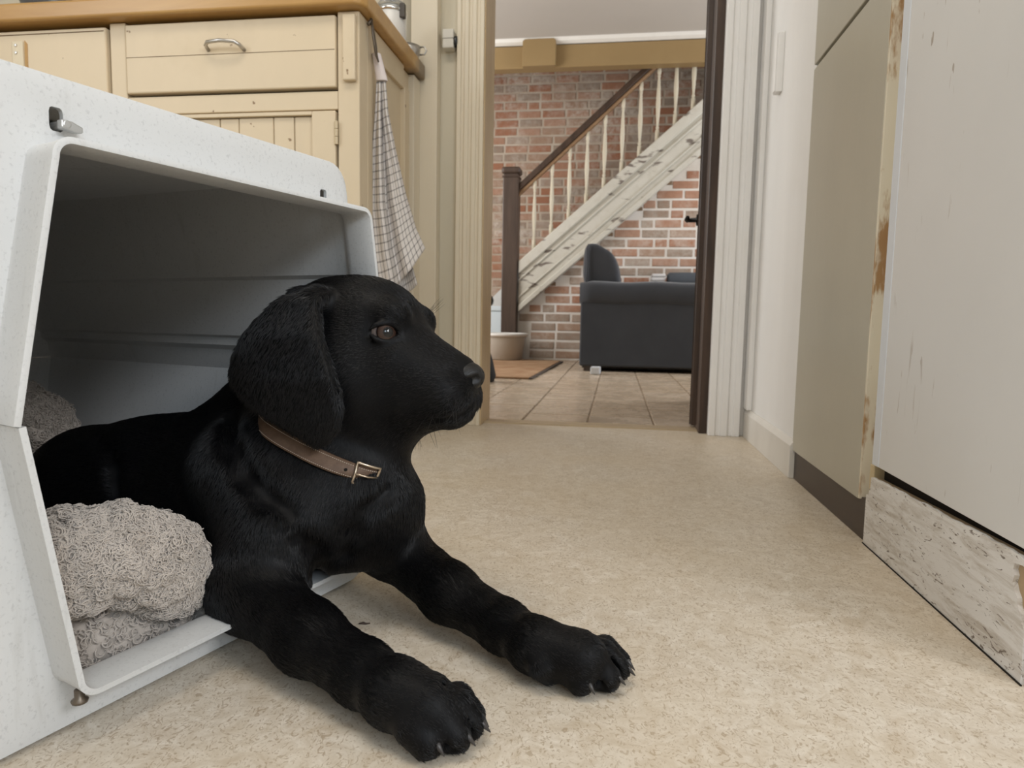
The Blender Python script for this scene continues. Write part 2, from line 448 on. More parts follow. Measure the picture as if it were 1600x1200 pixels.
boxo('floor_seam', (.3685-.37, .645-.84, 0), (.370-.37, 1.045-.84, .0012), M_GAP, pl)

# white cable cover on the right wall
cv = MB().box((.3615, 1.770, .872), (.3765, 1.800, 1.010))
cv.box((.3590, 1.774, .874), (.3615, 1.796, 1.008))
tag(cv.build('cable_cover', M_WHITE_TRIM, bevel=.0015), 'short white cable cover strip fixed upright on the right wall', 'cable cover')

# ------------------------------------------------------------------ kitchen, left: old cream cabinet with wooden worktop
M_GROOVE = plain('brown_crack', (.13, .075, .035), .8, .2, var=.2)
M_STEEL = plain('brushed_steel', (.55, .53, .50), .32, .5, .9, var=.05)
bc = empty('base_cabinet', (-1.1, 1.75, 0))
tag(bc, 'old cream painted kitchen base cabinet with drawers under the wooden worktop', 'cabinet')
BO = (-1.1, 1.75)
def bc_box(name, lo, hi, mat=M_CREAM, bevel=.002, parent=bc):
    return MB().box((lo[0]-BO[0], lo[1]-BO[1], lo[2]), (hi[0]-BO[0], hi[1]-BO[1], hi[2])).build(name, mat, parent, bevel=bevel)
FY = 1.50
bc_box('back_box', (-2.3, FY+.03, .08), (-.600, 1.99, .985), M_GROOVE, 0)
bc_box('stile', (-.628, FY, .0), (-.578, FY+.05, .985))
bc_box('stile', (-1.186, FY+.001, .0), (-1.146, FY+.05, .985))
bc_box('stile', (-1.70, FY+.001, .0), (-1.66, FY+.05, .985))
bc_box('middle_rail', (-1.145, FY+.002, .778), (-.629, FY+.04, .818))
bc_box('middle_rail', (-1.66, FY+.002, .778), (-1.187, FY+.04, .818))
bc_box('corner_cleat', (-.612, FY-.014, .835), (-.583, FY, .975), bevel=.003)
# drawers
dr = bc_box('drawer_front', (-1.142, FY-.006, .824), (-.631, FY+.02, .977), bevel=.003)
bc_box('board_joint', (-1.140, FY-.0066, .9035), (-.633, FY-.0050, .9045), M_GROOVE, 0, dr)
hm = MB().tube([(-.934-BO[0], FY-.006-BO[1], .913), (-.931-BO[0], FY-.022-BO[1], .918), (-.922-BO[0], FY-.030-BO[1], .9215), (-.89-BO[0], FY-.034-BO[1], .9225), (-.858-BO[0], FY-.030-BO[1], .9205), (-.849-BO[0], FY-.022-BO[1], .916), (-.846-BO[0], FY-.006-BO[1], .910)], .0042, 10)
hm.build('drawer_handle', M_STEEL, dr, smooth=True)
dl = bc_box('drawer_front', (-1.655, FY-.006, .824), (-1.192, FY+.02, .975), bevel=.003)
bc_box('edge_crack', (-1.50, FY-.0066, .9655), (-1.196, FY-.0050, .9675), M_GROOVE, 0, dl)
lp = MB().box((-1.437-BO[0], FY-.010-BO[1], .845), (-1.407-BO[0], FY-.005-BO[1], .952))
lp = lp.build('latch_plate', paint('cream_paint_light', (.72, .62, .45)), dl, bevel=.003)
for zz in (.942, .925):
    MB().lathe([(0, 0), (.0035, 0), (.003, .002), (0, .0022)], (-1.425-BO[0], FY-.010-BO[1], zz), 10, (0, -1, 0)).build('screw', M_STEEL, lp)
MB().prism([(-1.404-BO[0], .953), (-1.405-BO[0], .90), (-1.398-BO[0], .85), (-1.394-BO[0], .85), (-1.398-BO[0], .90), (-1.397-BO[0], .945)], 'y', FY-.0075-BO[1], FY-.005-BO[1]).build('bare_wood_scrape', plain('bare_orange_wood', (.50, .30, .12), .6, .3, var=.2), dl)
# cupboard door with frame and tongue-and-groove boards
dd = bc_box('door_frame', (-.689, FY-.004, .10), (-.633, FY+.018, .774), bevel=.002)
bc_box('frame_rail', (-1.140, FY-.0038, .766), (-.689, FY+.018, .774), parent=dd, bevel=.001)
bc_box('frame_stile', (-1.140, FY-.004, .10), (-1.00, FY+.018, .766), parent=dd)
bc_box('frame_bead', (-.995, FY-.002, .10), (-.985, FY+.016, .764), parent=dd)
px_ = -.983
for w in (.066, .047, .085, .050, .050):
    bc_box('tongue_board', (px_+.001, FY+.004+random.uniform(0, .0015), .10), (px_+w-.0008, FY+.02, .765), parent=dd, bevel=.0025)
    px_ += w
hg = MB()
for k, (z0, z1) in enumerate(((.700, .716), (.717, .733), (.734, .750))):
    hg.lathe([(0, z0), (.0042, z0), (.0042, z1), (0, z1)], (-.630-BO[0], FY-.006-BO[1], 0), 10)
hg.build('hinge', plain('painted_hinge', (.58, .47, .30), .4), dd)
bc_box('left_cupboard_door', (-1.655, FY-.004, .10), (-1.19, FY+.018, .774))
bc_box('left_drawer_bank', (-2.28, FY-.004, .10), (-1.705, FY+.018, .975))
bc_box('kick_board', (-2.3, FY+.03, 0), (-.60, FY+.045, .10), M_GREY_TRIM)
# side of the cabinet, towards the doorway: posts, rails and a sunk panel
M_CREAM_SIDE = M_CREAM
bc_box('side_panel', (-.600, FY+.05, .0), (-.588, 1.95, .985))
bc_box('side_post', (-.590, FY+.05, .0), (-.578, FY+.085, .985))
bc_box('side_post', (-.590, 1.825, .0), (-.576, 1.865, .93))
bc_box('side_post', (-.590, 1.895, .0), (-.572, 1.954, .985), M_CREAM_TRIM)
bc_box('side_rail', (-.590, FY+.086, .925), (-.5785, 1.825, .985))
# worktop with rounded corner
M_TOP = wood('oiled_wooden_worktop', (.40, .205, .06), (.58, .345, .115), 3.0, 'x', .30)
_nt = M_TOP.node_tree; _b = _nt.nodes['Principled BSDF']; _src = _b.inputs['Base Color'].links[0].from_socket
_mm = Mat.__new__(Mat); _mm.m = M_TOP; _mm.nt = _nt; _mm.b = _b            # grey water stain soaked into the end by the wall
_sy = _mm.N('ShaderNodeSeparateXYZ'); _mm.L(_mm.pos(), _sy.inputs[0])
_wy = _mm.math('ADD', _sy.outputs[1], _mm.math('MULTIPLY', _mm.noise(14, 3, .5), .09))
_wx = _mm.math('GREATER_THAN', _sy.outputs[0], -.66)
_mm.color(_mm.mix(_mm.math('MULTIPLY', _mm.ramp(_mm.math('SUBTRACT', _wy, 1.0), [(.895, 0), (.935, .85)]), _wx), _src, (.13, .10, .065)))
_cx, _cy = -.556, 1.468
arc = [(_cx-.03+.03*math.cos(a), _cy+.03+.03*math.sin(a)) for a in [-math.pi/2+math.pi/2*k/6 for k in range(7)]]
poly = [(-2.4, _cy)] + arc + [(_cx, 1.954), (-.5999, 1.954), (-.60, 1.9985), (-2.4, 1.9985)]
poly = [(-2.4, _cy)] + arc + [(_cx, 1.952), (-.602, 1.952), (-.602, 1.998), (-2.4, 1.998)]
wt = MB().prism([(x, y) for x, y in poly], 'z', .987, 1.028)
wt = wt.build('worktop', M_TOP, bevel=.006, seg=3)
tag(wt, 'thick honey coloured wooden worktop with a rounded corner', 'worktop')

# hook, clip and tea towel on the side of the cabinet
hk = MB().tube([(-.572, 1.540, .972), (-.566, 1.545, .985)], .004, 8)
hk.tube([(-.566, 1.545, .984), (-.563, 1.548, .955), (-.561, 1.555, .93), (-.560, 1.560, .912), (-.557, 1.566, .899)], [.004, .008, .008, .006, .003], 10, flat=.45)
tag(hk.build('towel_hook', plain('dull_dark_steel', (.16, .13, .10), .4, .5, .7, var=.2), smooth=True), 'dull dark metal hook hanging under the worktop corner', 'hook')
M_CLIP = plain('pale_pink_plastic', (.76, .68, .66), .4, .5, var=.04)
_m = Mat('checked_cotton', (.7, .66, .62), .85, .2)
_uv = _m.N('ShaderNodeUVMap'); _sp = _m.N('ShaderNodeSeparateXYZ'); _m.L(_uv.outputs[0], _sp.inputs[0])
def _stripe(sock, n, w):
    f = _m.math('FRACT', _m.math('MULTIPLY', sock, n))
    return _m.math('LESS_THAN', f, w)
_s1 = _stripe(_sp.outputs[0], 15, .17); _s2 = _stripe(_sp.outputs[1], 24, .17)
_tot = _m.math('ADD', _m.math('MULTIPLY', _s1, .62), _m.math('MULTIPLY', _s2, .5), True)
_c = _m.mix(_m.noise(25, 3, .5), (.66, .61, .57), (.76, .72, .69))
_m.color(_m.mix(_tot, _c, (.085, .072, .070)))
_m.bump(_m.noise(700, 2, .5), .15, .001)
M_TOWEL = _m.m
tw = empty('tea_towel', (-.545, 1.60, .40))
tag(tw, 'grey and white checked tea towel hanging from a pink clip beside the cabinet', 'tea towel')
def towel_point(s, t, lay=0):
    """s across 0..1, t down 0..1; gathered at the top and fanning out"""
    # left and right edges of the hanging cloth, seen from the kitchen
    L_ = [(0, 588, 128), (.15, 585, 185), (.35, 579, 250), (.6, 573, 320), (.85, 578, 400), (1.0, 585, 462)]
    R_ = [(0, 602, 128), (.15, 606, 175), (.35, 618, 235), (.6, 634, 305), (.85, 650, 358), (1.0, 664, 388)]
    def interp(tab):
        for a, b in zip(tab, tab[1:]):
            if t <= b[0] or b is tab[-1]:
                k = (t-a[0])/(b[0]-a[0]); return (a[1]+(b[1]-a[1])*k, a[2]+(b[2]-a[2])*k)
    l, r = interp(L_), interp(R_)
    px = l[0]+(r[0]-l[0])*s; py = l[1]+(r[1]-l[1])*s
    py += 16*math.sin(math.pi*s)*t*t
    amp = .012*min(1, t*3+.25)
    Y = 1.582+.03*s*t+.0+amp*math.sin(s*13+1.1*t)+amp*.5*math.sin(s*23+2.3)+.012*lay
    p = at(px, py, Y)
    return p
def towel_sheet(nu, nv, fn, name):
    vs = []; uv = []
    for j in range(nv+1):
        for i in range(nu+1):
            vs.append(tuple(fn(i/nu, j/nv))); uv.append((i/nu, j/nv))
    fs = [(j*(nu+1)+i, j*(nu+1)+i+1, (j+1)*(nu+1)+i+1, (j+1)*(nu+1)+i) for j in range(nv) for i in range(nu)]
    me = bpy.data.meshes.new(name); me.from_pydata([tuple(np.array(v)-np.array(tw.location)) for v in vs], [], fs)
    ul = me.uv_layers.new(name='UVMap')
    for p in me.polygons:
        for li in p.loop_indices: ul.data[li].uv = uv[me.loops[li].vertex_index]
        p.use_smooth = True
    o = link(name, me, M_TOWEL, tw)
    m = o.modifiers.new('solid', 'SOLIDIFY'); m.thickness = .0016
    return o
towel_sheet(60, 70, towel_point, 'cloth')
def towel_back(s, t):
    L_ = towel_point(.45, t); 
    p0 = towel_point(.25+.45*s, t)
    return (p0[0]+.012*t*s, p0[1]+.022+.006*math.sin(9*s), p0[2]-.03*t)
towel_sheet(24, 40, towel_back, 'cloth_back_fold')
c0 = at(588, 84, 1.582); c1 = at(597, 127, 1.582)
cl = MB()
def clip_pt(a, b):
    w = .0105+.0035*b
    p = c0+(c1-c0)*b
    return (p[0]+w*math.cos(a), p[1]+.009*math.sin(a), p[2])
n = 20
vs = [clip_pt(2*math.pi*k/n, j/4) for j in range(5) for k in range(n)]
fs = [(j*n+k, j*n+(k+1) % n, (j+1)*n+(k+1) % n, (j+1)*n+k) for j in range(4) for k in range(n)]
fs += [tuple(range(n)), tuple(4*n+k for k in range(n))]
tl = np.array(tw.location)
cl.add([tuple(np.array(v)-tl) for v in vs], fs).build('clip', M_CLIP, tw, smooth=False, bevel=.0015)
tag(tw.children[-1], 'pale pink plastic clip')

# switch box on the wall strip beside the door
sw = empty('wall_switch', (-.495, 2.0, 1.105))
tag(sw, 'small white wall switch box with a round black knob beside the doorway', 'switch')
M_SWITCH = plain('ivory_plastic', (.72, .68, .60), .35, .5, var=.03)
MB().box((-.016, -.036, -.026), (.016, 0, .026)).build('box', M_SWITCH, sw, bevel=.003)
MB().box((-.0165, -.0365, -.001), (.0165, -.030, .001)).build('seam', plain('switch_seam', (.30, .27, .22), .6), sw)
kn = MB().lathe([(0, 0), (.015, 0), (.0155, .004), (.0145, .010), (.0, .011)], (.016, -.018, -.004), 20, (1, 0, 0)).build('knob', plain('black_knob', (.02, .022, .024), .25, .6, var=0), sw, smooth=True)
MB().lathe([(0, .0112), (.006, .0112), (.0055, .0135), (0, .014)], (.016, -.018, -.004), 14, (1, 0, 0)).build('button', plain('chrome_button', (.85, .85, .85), .2, .5, .8, var=0), kn, smooth=True)

# things standing on the worktop
M_CHROME = plain('polished_chrome', (.72, .72, .72), .12, .5, 1.0, var=0)
_m = Mat('jar_glass', (.86, .88, .86), .06, .5); _m.b.inputs['Transmission Weight'].default_value = .75; M_GLASS = _m.m
j = empty('storage_jar', (-.615, 1.83, 1.028))
tag(j, 'white storage jar with a wire clamp lid near the worktop edge', 'jar')
MB().lathe([(0, 0), (.036, 0), (.040, .006), (.040, .085), (.033, .098), (.033, .104), (0, .104)], n=28).build('body', plain('white_glazed_jar', (.76, .74, .70), .25, .5, var=.03), j, smooth=True)
MB().lathe([(0, .104), (.036, .104), (.037, .112), (.030, .122), (0, .124)], n=28).build('lid', M_GLASS, j, smooth=True)
MB().lathe([(.0395, .088), (.0425, .0895), (.0425, .0955), (.0395, .097)], n=28).build('clamp_ring', M_CHROME, j, smooth=True)
MB().box((.030, -.028, .070), (.044, -.012, .106)).build('clamp', plain('dark_clamp', (.09, .08, .07), .4, .5, .6), j, bevel=.002)
w = MB()
w.lathe([(.0, .003), (.026, .003), (.030, .006), (.033, .020), (.035, .034), (.0335, .034), (.0315, .020), (.028, .008), (0, .006)], n=24)
cp = empty('steel_cup', (-.592, 1.905, 1.028)); tag(cp, 'small dull steel cup beside the white jar on the worktop', 'cup')
w.build('bowl', M_STEEL, cp, smooth=True)
MB().lathe([(0, 0), (.022, 0), (.021, .004), (0, .0045)], n=20).build('foot', M_STEEL, cp, smooth=True)
MB().tube([(.033, 0, .032), (.046, 0, .033), (.052, 0, .022), (.046, 0, .012), (.033, 0, .012)], .0025, 8).build('cup_handle', M_STEEL, cp, smooth=True)
sk = empty('dark_bowl', (-1.42, 1.60, 1.028)); tag(sk, 'dark grey bowl standing on the worktop at the top left', 'bowl')
MB().lathe([(0, 0), (.035, 0), (.04, .004), (.062, .03), (.072, .055), (.069, .055), (.058, .031), (.036, .009), (0, .007)], n=32).build('body', plain('dark_grey_glaze', (.08, .085, .09), .3), sk, smooth=True)
MB().lathe([(.069, .054), (.0725, .054), (.0725, .057), (.069, .057)], n=32).build('rim', plain('pale_rim', (.5, .5, .48), .3), sk, smooth=True)
tr = empty('white_tray', (-1.72, 1.60, 1.028)); tag(tr, 'white dish rack tray on the worktop at the far left corner', 'tray')
MB().box((-.17, -.10, 0), (.17, .10, .012)).build('base', plain('white_plastic', (.74, .75, .73), .35), tr, bevel=.004)
for (a, b) in (((-.17, -.10, .012), (.17, -.092, .05)), ((-.17, .092, .012), (.17, .10, .05)), ((-.17, -.092, .012), (-.162, .092, .05)), ((.162, -.092, .012), (.17, .092, .05))):
    MB().box(a, b).build('side', plain('white_plastic', (.74, .75, .73), .35), tr, bevel=.002)
# ------------------------------------------------------------------ living room beyond the doorway
def brick_mat(name, white):
    m = Mat(name, (.4, .2, .13), .85, .25)
    oi = m.N('ShaderNodeObjectInfo')
    c = m.ramp(oi.outputs['Random'], [(0, (.36, .165, .10)), (.15, (.42, .235, .16)), (.34, (.38, .26, .19)), (.50, (.32, .26, .21)), (.64, (.44, .27, .195)), (.80, (.40, .20, .125)), (.90, (.40, .33, .275))], 'CONSTANT')
    c = m.mix(m.ramp(m.noise(30, 5, .65), [(.35, 0), (.7, .5)]), c, (.30, .16, .10))
    sm = m.math('MULTIPLY', m.ramp(m.noise(2.6, 4, .6), [(.42, 0), (.64, 1)]), m.ramp(m.noise(24, 5, .7), [(.38, 0), (.6, 1)]))
    c = m.mix(m.math('MULTIPLY', sm, white), c, (.60, .535, .47))
    m.color(c); m.bump(m.noise(90, 5, .7), .5, .004)
    return m.m
M_BRICK_R = brick_mat('old_smeared_brick', .85)
M_BRICK_F = brick_mat('old_clean_brick', .55)
def mortar_mat(name, a, b):
    m = Mat(name, a, .9, .2)
    m.color(m.mix(m.ramp(m.noise(3, 5, .6), [(.35, 0), (.65, 1)]), a, b)); m.bump(m.noise(120, 4, .7), .5, .003)
    return m.m
M_MORTAR_R = mortar_mat('rough_lime_mortar', (.44, .355, .28), (.56, .49, .41))
M_MORTAR_F = mortar_mat('pale_lime_mortar', (.66, .61, .55), (.76, .73, .70))
BL, BH, BP = .190, .0565, .2065
_variants = []
def brick_variant(L):
    mb = MB()
    rnd = lambda: random.uniform(-.002, .002)
    c = .004; d = .012
    f = [(c+rnd(), 0, c+rnd()), (L-c+rnd(), 0, c+rnd()), (L-c+rnd(), 0, BH-c+rnd()), (c+rnd(), 0, BH-c+rnd())]
    b = [(0, .004, 0), (L, .004, 0), (L, .004, BH), (0, .004, BH)]
    e = [(0, d, 0), (L, d, 0), (L, d, BH), (0, d, BH)]
    mb.add(f+b+e, [(0, 1, 2, 3)] + [(i, 4+i, 4+(i+1) % 4, (i+1) % 4) for i in range(4)] + [(4+i, 8+i, 8+(i+1) % 4, 4+(i+1) % 4) for i in range(4)])
    return mb
def brick_wall(parent, mat, Yf, x0, x1, z0, z1, inside, in_view, off=0.0, limit=300):
    """single bricks where the photograph shows them, the rest joined"""
    data = []
    for k in range(5):
        o = brick_variant(BL).build('brick', mat, parent); data.append(o.data); COL.objects.unlink(o); bpy.data.objects.remove(o)
    half = []
    for k in range(2):
        o = brick_variant(BL/2-.006).build('brick', mat, parent); half.append(o.data); COL.objects.unlink(o); bpy.data.objects.remove(o)
    rest = MB(); n = 0
    r = 0; z = z0
    while z+BH <= z1:
        x = x0 + (off if r % 2 else 0) - random.uniform(0, .03)
        while x < x1:
            hb = random.random() < .10
            L = BL/2-.006 if hb else BL
            if inside(x, z) and inside(x+L, z+BH) and inside(x, z+BH):
                dy = random.uniform(-.0015, .0015)
                if in_view(x, z) and n < limit:
                    o = bpy.data.objects.new('brick', random.choice(half if hb else data)); COL.objects.link(o)
                    o.parent = parent; o.location = (x, Yf-.004+dy, z+random.uniform(-.0015, .0015)); n += 1
                else:
                    q = brick_variant(L); rest.add([(a+x, b+Yf-.004, c+z) for a, b, c in q.v], q.f)
            x += L+.0165
        z += .072; r += 1
    if rest.v: tag(rest.build('outer_bricks', mat, parent), kind='stuff')
    return n
YR, YF = 6.02, 5.36
wr = tag(boxo('wall_brick_back', (LX0, YR, -.05), (LX1, YR+.12, 3.6), M_MORTAR_R), 'smeared red brick wall behind the staircase', None, kind='structure')
# line of the stairs: stringer top edge in the plane Y = 5.30
S0 = at(812, 410, 5.30); S1 = at(1097, 159, 5.30)
SL = (S1[2]-S0[2])/(S1[0]-S0[0])
B0 = at(809, 487, 5.30)
TH = S0[2]+SL*(B0[0]-S0[0])-B0[2]                # vertical depth of the stringer
def top_z(x): return S0[2]+SL*(x-S0[0])
n1 = brick_wall(wr, M_BRICK_R, YR, -1.9, 1.6, .02, 3.2, lambda x, z: True,
           lambda x, z: -1.24 < x < .86 and z < 2.62 and z > max(.30, (top_z(x)-.1)*1.0), .10)
wf = tag(MB().prism([(S0[0]-.02, 0), (LX1, 0), (LX1, 3.0), ((3.0+TH-.06-S0[2])/SL+S0[0], 3.0), (S0[0]-.02, S0[2]-TH+.05)], 'y', YF, YF+.10).build('wall_brick_under_stairs', M_MORTAR_F), 'clean red brick wall under the staircase', None, kind='structure')
n2 = brick_wall(wf, M_BRICK_F, YF, S0[0]+.005, 1.6, .012, 2.9, lambda x, z: x > S0[0]-.01 and z < top_z(x)-TH+.10,
           lambda x, z: x < .85 and z < 2.0, .10)
# upper closure of the stairwell
struct(boxo('ceiling_stairwell', (LX0, 5.2, 3.6), (LX1, YR+.12, 3.66), M_CEIL), 'ceiling high above the stairs')

# ceiling beam with bracket and white cornice
M_OCHRE = paint('ochre_beam_paint', (.30, .205, .095), amount=0, dirt=.2, stretch=(.2, 1, 1))
YB = 5.15
zb0 = at(930, 103, YB)[2]; zb1 = at(930, 67, YB)[2]
beam = empty('ceiling_beam', (0, YB, zb0)); tag(beam, 'ochre painted ceiling beam over the stairs with a raised bracket', 'beam')
MB().box((LX0, 0, 0), (LX1, .10, zb1-zb0)).build('timber', M_OCHRE, beam, bevel=.006)
xa, xb = at(818, 85, YB)[0], at(869, 85, YB)[0]
MB().prism([(xa, -.003), (xb, -.003), (xb, zb1-zb0+.012), (xb-.015, zb1-zb0+.025), (xa+.015, zb1-zb0+.025), (xa, zb1-zb0+.012)], 'y', -.056, -.0005).build('bracket', M_OCHRE, beam, bevel=.003)
struct(MB().prism([(YB-.004, zb1), (YB-.004, LZ), (YB-.05, LZ), (YB-.04, zb1+.012), (YB-.012, zb1)], 'x', LX0, LX1).build('trim_cornice', plain('cornice_white', (.76, .74, .70), .6)), 'white cornice above the beam')
struct(boxo('wall_stair_upstand', (LX0, YB+.11, zb0+.02), (LX1, YB+.15, 3.6), M_CEIL), 'upstand above the beam')

# staircase
M_STRING = Mat('distressed_white_paint', (.6, .58, .5), .6, .3)
_m = M_STRING
_ca = _m.mix(_m.noise(5, 5, .6), (.50, .475, .41), (.62, .60, .54))
_k = _m.noise(16, 4, .55, _m.pos((1, 1, 1), (0, .72, 0)))
_k2 = _m.noise(13, 3, .5, _m.pos((.45, 1, 1.4), (0, .72, 0)))
_m.color(_m.mix(_m.ramp(_k2, [(.61, 0), (.66, .9)]), _m.mix(_m.ramp(_k, [(.5, 0), (.75, .3)]), _ca, (.40, .35, .27)), (.13, .10, .085)))
M_STRING = M_STRING.m
st = empty('staircase', (S0[0], 5.32, 0)); tag(st, 'wooden staircase with distressed white stringer, turned balusters and dark handrail', 'staircase')
ox, oy = S0[0], 5.32
XE = S0[0]+2.45
def band(a0, a1, y0, y1, name, mat, bevel=.004, xs=-.005):
    """strip of the stringer between a0 and a1 below its top edge"""
    x0 = xs; x1 = XE-ox
    mb = MB().prism([(x0, S0[2]+SL*x0-a1), (x1, S0[2]+SL*x1-a1), (x1, S0[2]+SL*x1-a0), (x0, S0[2]+SL*x0-a0)], 'y', y0-oy, y1-oy)
    return mb.build(name, mat, st, bevel=bevel)
sg = band(0, TH, 5.295, 5.350, 'stringer', M_STRING)
band(-.012, .085, 5.275, 5.36, 'stringer_cap', M_STRING, .006)
band(.125, .14, 5.284, 5.296, 'stringer_bead', M_STRING, .003)
band(TH-.115, TH-.10, 5.284, 5.296, 'stringer_bead', M_STRING, .003)
band(TH-.045, TH+.006, 5.280, 5.358, 'stringer_foot', M_STRING, .006)
# newel post with moulded cap
nx0 = at(785, 420, 5.30)[0]-ox; nx1 = at(809, 420, 5.30)[0]-ox
ncx = (nx0+nx1)/2; nw = (nx1-nx0)/2
nzt = at(797, 262, 5.30)[2]
nm = wood('dark_newel_wood', (.040, .024, .018), (.085, .055, .040), 4, 'z', .4)
nwl = MB().box((ncx-nw, -.06, 0), (ncx+nw, .06, nzt-.075)).build('newel_post', nm, st, bevel=.006)
MB().box((ncx-nw-.006, -.066, nzt-.078), (ncx+nw+.006, .066, nzt-.066)).box((ncx-nw+.004, -.056, nzt-.066), (ncx+nw-.004, .056, nzt-.05)).build('neck_moulding', nm, nwl, bevel=.004)
MB().box((ncx-nw-.012, -.072, nzt-.05), (ncx+nw+.012, .072, nzt)).build('newel_cap', nm, nwl, bevel=.018, seg=4)
# handrail
H0r = at(810, 288, 5.30); H1r = at(1003, 108, 5.30)
HS = (H1r[2]-H0r[2])/(H1r[0]-H0r[0])
def rail(d0, d1, y0, y1, name, mat):
    x0 = nx1-.005; x1 = XE-ox
    z = lambda x: H0r[2]+HS*(x-(H0r[0]-ox))
    MB().prism([(x0, z(x0)-d1), (x1, z(x1)-d1), (x1, z(x1)-d0), (x0, z(x0)-d0)], 'y', y0-oy, y1-oy).build(name, mat, st, bevel=.008)
rail(0, .060, 5.285, 5.355, 'handrail', M_DARKWOOD)
rail(.058, .092, 5.297, 5.343, 'rail_fillet', wood('mid_brown_wood', (.20, .11, .055), (.32, .20, .11), 5, 'x'))
# turned balusters
M_BAL = paint('aged_cream_baluster', (.60, .545, .43), amount=0, dirt=.4, dirtcol=(.42, .33, .2))
for k in range(13):
    px = 833+26.7*k
    x = at(px, 400, 5.30)[0]-ox
    zb = S0[2]+SL*x-.004; zt = H0r[2]+HS*(x-(H0r[0]-ox))-.085
    h = zt-zb
    prof = [(0, 0), (.019, 0), (.019, h*.16), (.010, h*.17), (.017, h*.19), (.010, h*.215), (.012, h*.25), (.019, h*.42), (.021, h*.50), (.015, h*.72), (.010, h*.84), (.016, h*.86), (.010, h*.875), (.017, h*.89), (.017, h), (0, h)]
    prof = [(r_*.82, z_) for r_, z_ in prof]
    MB().lathe(prof, (x, 0, zb), 10).build('baluster', M_BAL, st, smooth=True)
# treads behind the stringer
M_TREAD = wood('brown_stair_tread', (.16, .10, .06), (.27, .18, .11), 4, 'y')
for k in range(11):
    x = .03+k*.215
    z = top_z(ox+x)-.20
    MB().box((x-.02, .035, z), (x+.25, .615, z+.03)).build('tread', M_TREAD, st, bevel=.006)
    MB().box((x, .035, z-.165), (x+.015, .615, z)).build('riser', M_STRING, st)
# white skirting of the wall side at the foot of the stairs
ya = 5.99
pa, pb, pc = at(757, 478, ya), at(789, 446, ya), at(789, 478, ya)
MB().prism([(pa[0]-ox, pa[2]-.1), (pc[0]-ox+.5, pc[2]-.1), (pc[0]-ox+.5, pb[2]+.5*SL*.6), (pb[0]-ox, pb[2]), (pa[0]-ox, pa[2])], 'y', ya-oy-.02, ya-oy+.02).build('wall_skirt', plain('white_skirt_paint', (.70, .70, .68), .5), st)

# sofa seen from its arm side
M_SOFA = Mat('charcoal_weave', (.05, .053, .06), .85, .25)
_f = M_SOFA.noise(6, 5, .6)
M_SOFA.color(M_SOFA.mix(_f, (.030, .033, .040), (.054, .058, .068)))
M_SOFA.b.inputs['Sheen Weight'].default_value = .25
M_SOFA.bump(M_SOFA.noise(260, 3, .6), .4, .002)
M_SOFA = M_SOFA.m
SY = 4.24
sx0 = at(905, 520, SY)[0]
z_arm1, z_arm0, z_bot = at(950, 440, SY)[2], at(950, 476, SY)[2], at(950, 573, SY)[2]
so = empty('sofa', (sx0, SY, 0)); tag(so, 'charcoal fabric sofa seen from the side of its rolled arm', 'sofa')
SW, SD = .92, 1.02                                   # depth of the sofa (x), its length (y)
def soft(name, lo, hi, bevel, parent=so, seg=4, mat=M_SOFA):
    o = MB().box(lo, hi).build(name, mat, parent, bevel=bevel, seg=seg)
    return o
for y0, y1 in ((0.0, .17), (SD-.17, SD)):
    a = soft('arm_panel', (0.004, y0+.012, z_bot), (SW, y1-.004, z_arm0+.02), .012)
    r = (z_arm1-z_arm0)/2+.004
    prof = []
    mb = MB()
    pts = [( -.004+SW*k/12, (y0+y1)/2, (z_arm0+z_arm1)/2+.004*math.sin(k*1.3)) for k in range(13)]
    n = 18; vs = []
    for i, p in enumerate(pts):
        rr = r*(.90 if i in (0, 12) else 1)
        for k in range(n):
            an = 2*math.pi*k/n
            c, s = math.cos(an), math.sin(an)
            e = .6
            vs.append((p[0], p[1]+(.095 if i not in (0, 12) else .085)*math.copysign(abs(c)**e, c), p[2]+rr*math.copysign(abs(s)**e, s)))
    fs = [(i*n+k, i*n+(k+1) % n, (i+1)*n+(k+1) % n, (i+1)*n+k) for i in range(12) for k in range(n)]
    fs += [tuple(range(n)), tuple(12*n+k for k in range(n))]
    mb.add(vs, fs).build('arm_roll', M_SOFA, a, smooth=True)
soft('base', (.012, .17, z_bot), (SW-.01, SD-.17, .26), .012)
soft('seat_cushion', (.22, .175, .26), (SW+.01, SD-.175, .43), .035)
soft('back_frame', (.002, .02, z_bot), (.15, SD-.02, z_arm1-.05), .03)
# loose back cushion bulging above the arm
ct, cb = at(935, 377, SY)[2], z_arm1-.04
cw0 = at(911, 400, SY+.05)[0]-sx0; cw1 = at(972, 430, SY+.05)[0]-sx0
mb = MB()
prof = [(cw0, cb), (cw0-.006, cb+.10), (cw0, ct-.03), (cw0+.02, ct), (cw0+.085, ct-.004), (cw0+.12, ct-.028), (cw0+.175, ct-.05), (cw0+.21, ct-.10), (cw1-.012, cb+.12), (cw1, cb+.04), (cw1, cb)]
nP = len(prof)
cxm = (cw0+cw1)/2; czm = (ct+cb)/2
vs = []
ys = [.0, .03, .10, .30, .50, .70, .80, .85, .88]
sc_ = [.80, .95, 1.0, 1.02, 1.02, 1.02, 1.0, .95, .80]
for yy, s in zip(ys, sc_):
    for (x, z) in prof:
        vs.append((cxm+(x-cxm)*s, yy+.05, cb+(z-cb)*min(1.0, .93+.07*s)))
fs = [(i*nP+k, i*nP+(k+1) % nP, (i+1)*nP+(k+1) % nP, (i+1)*nP+k) for i in range(len(ys)-1) for k in range(nP)]
fs += [tuple(range(nP)), tuple((len(ys)-1)*nP+k for k in range(nP))]
bcush = mb.add(vs, fs).build('back_cushion', M_SOFA, so, smooth=True)
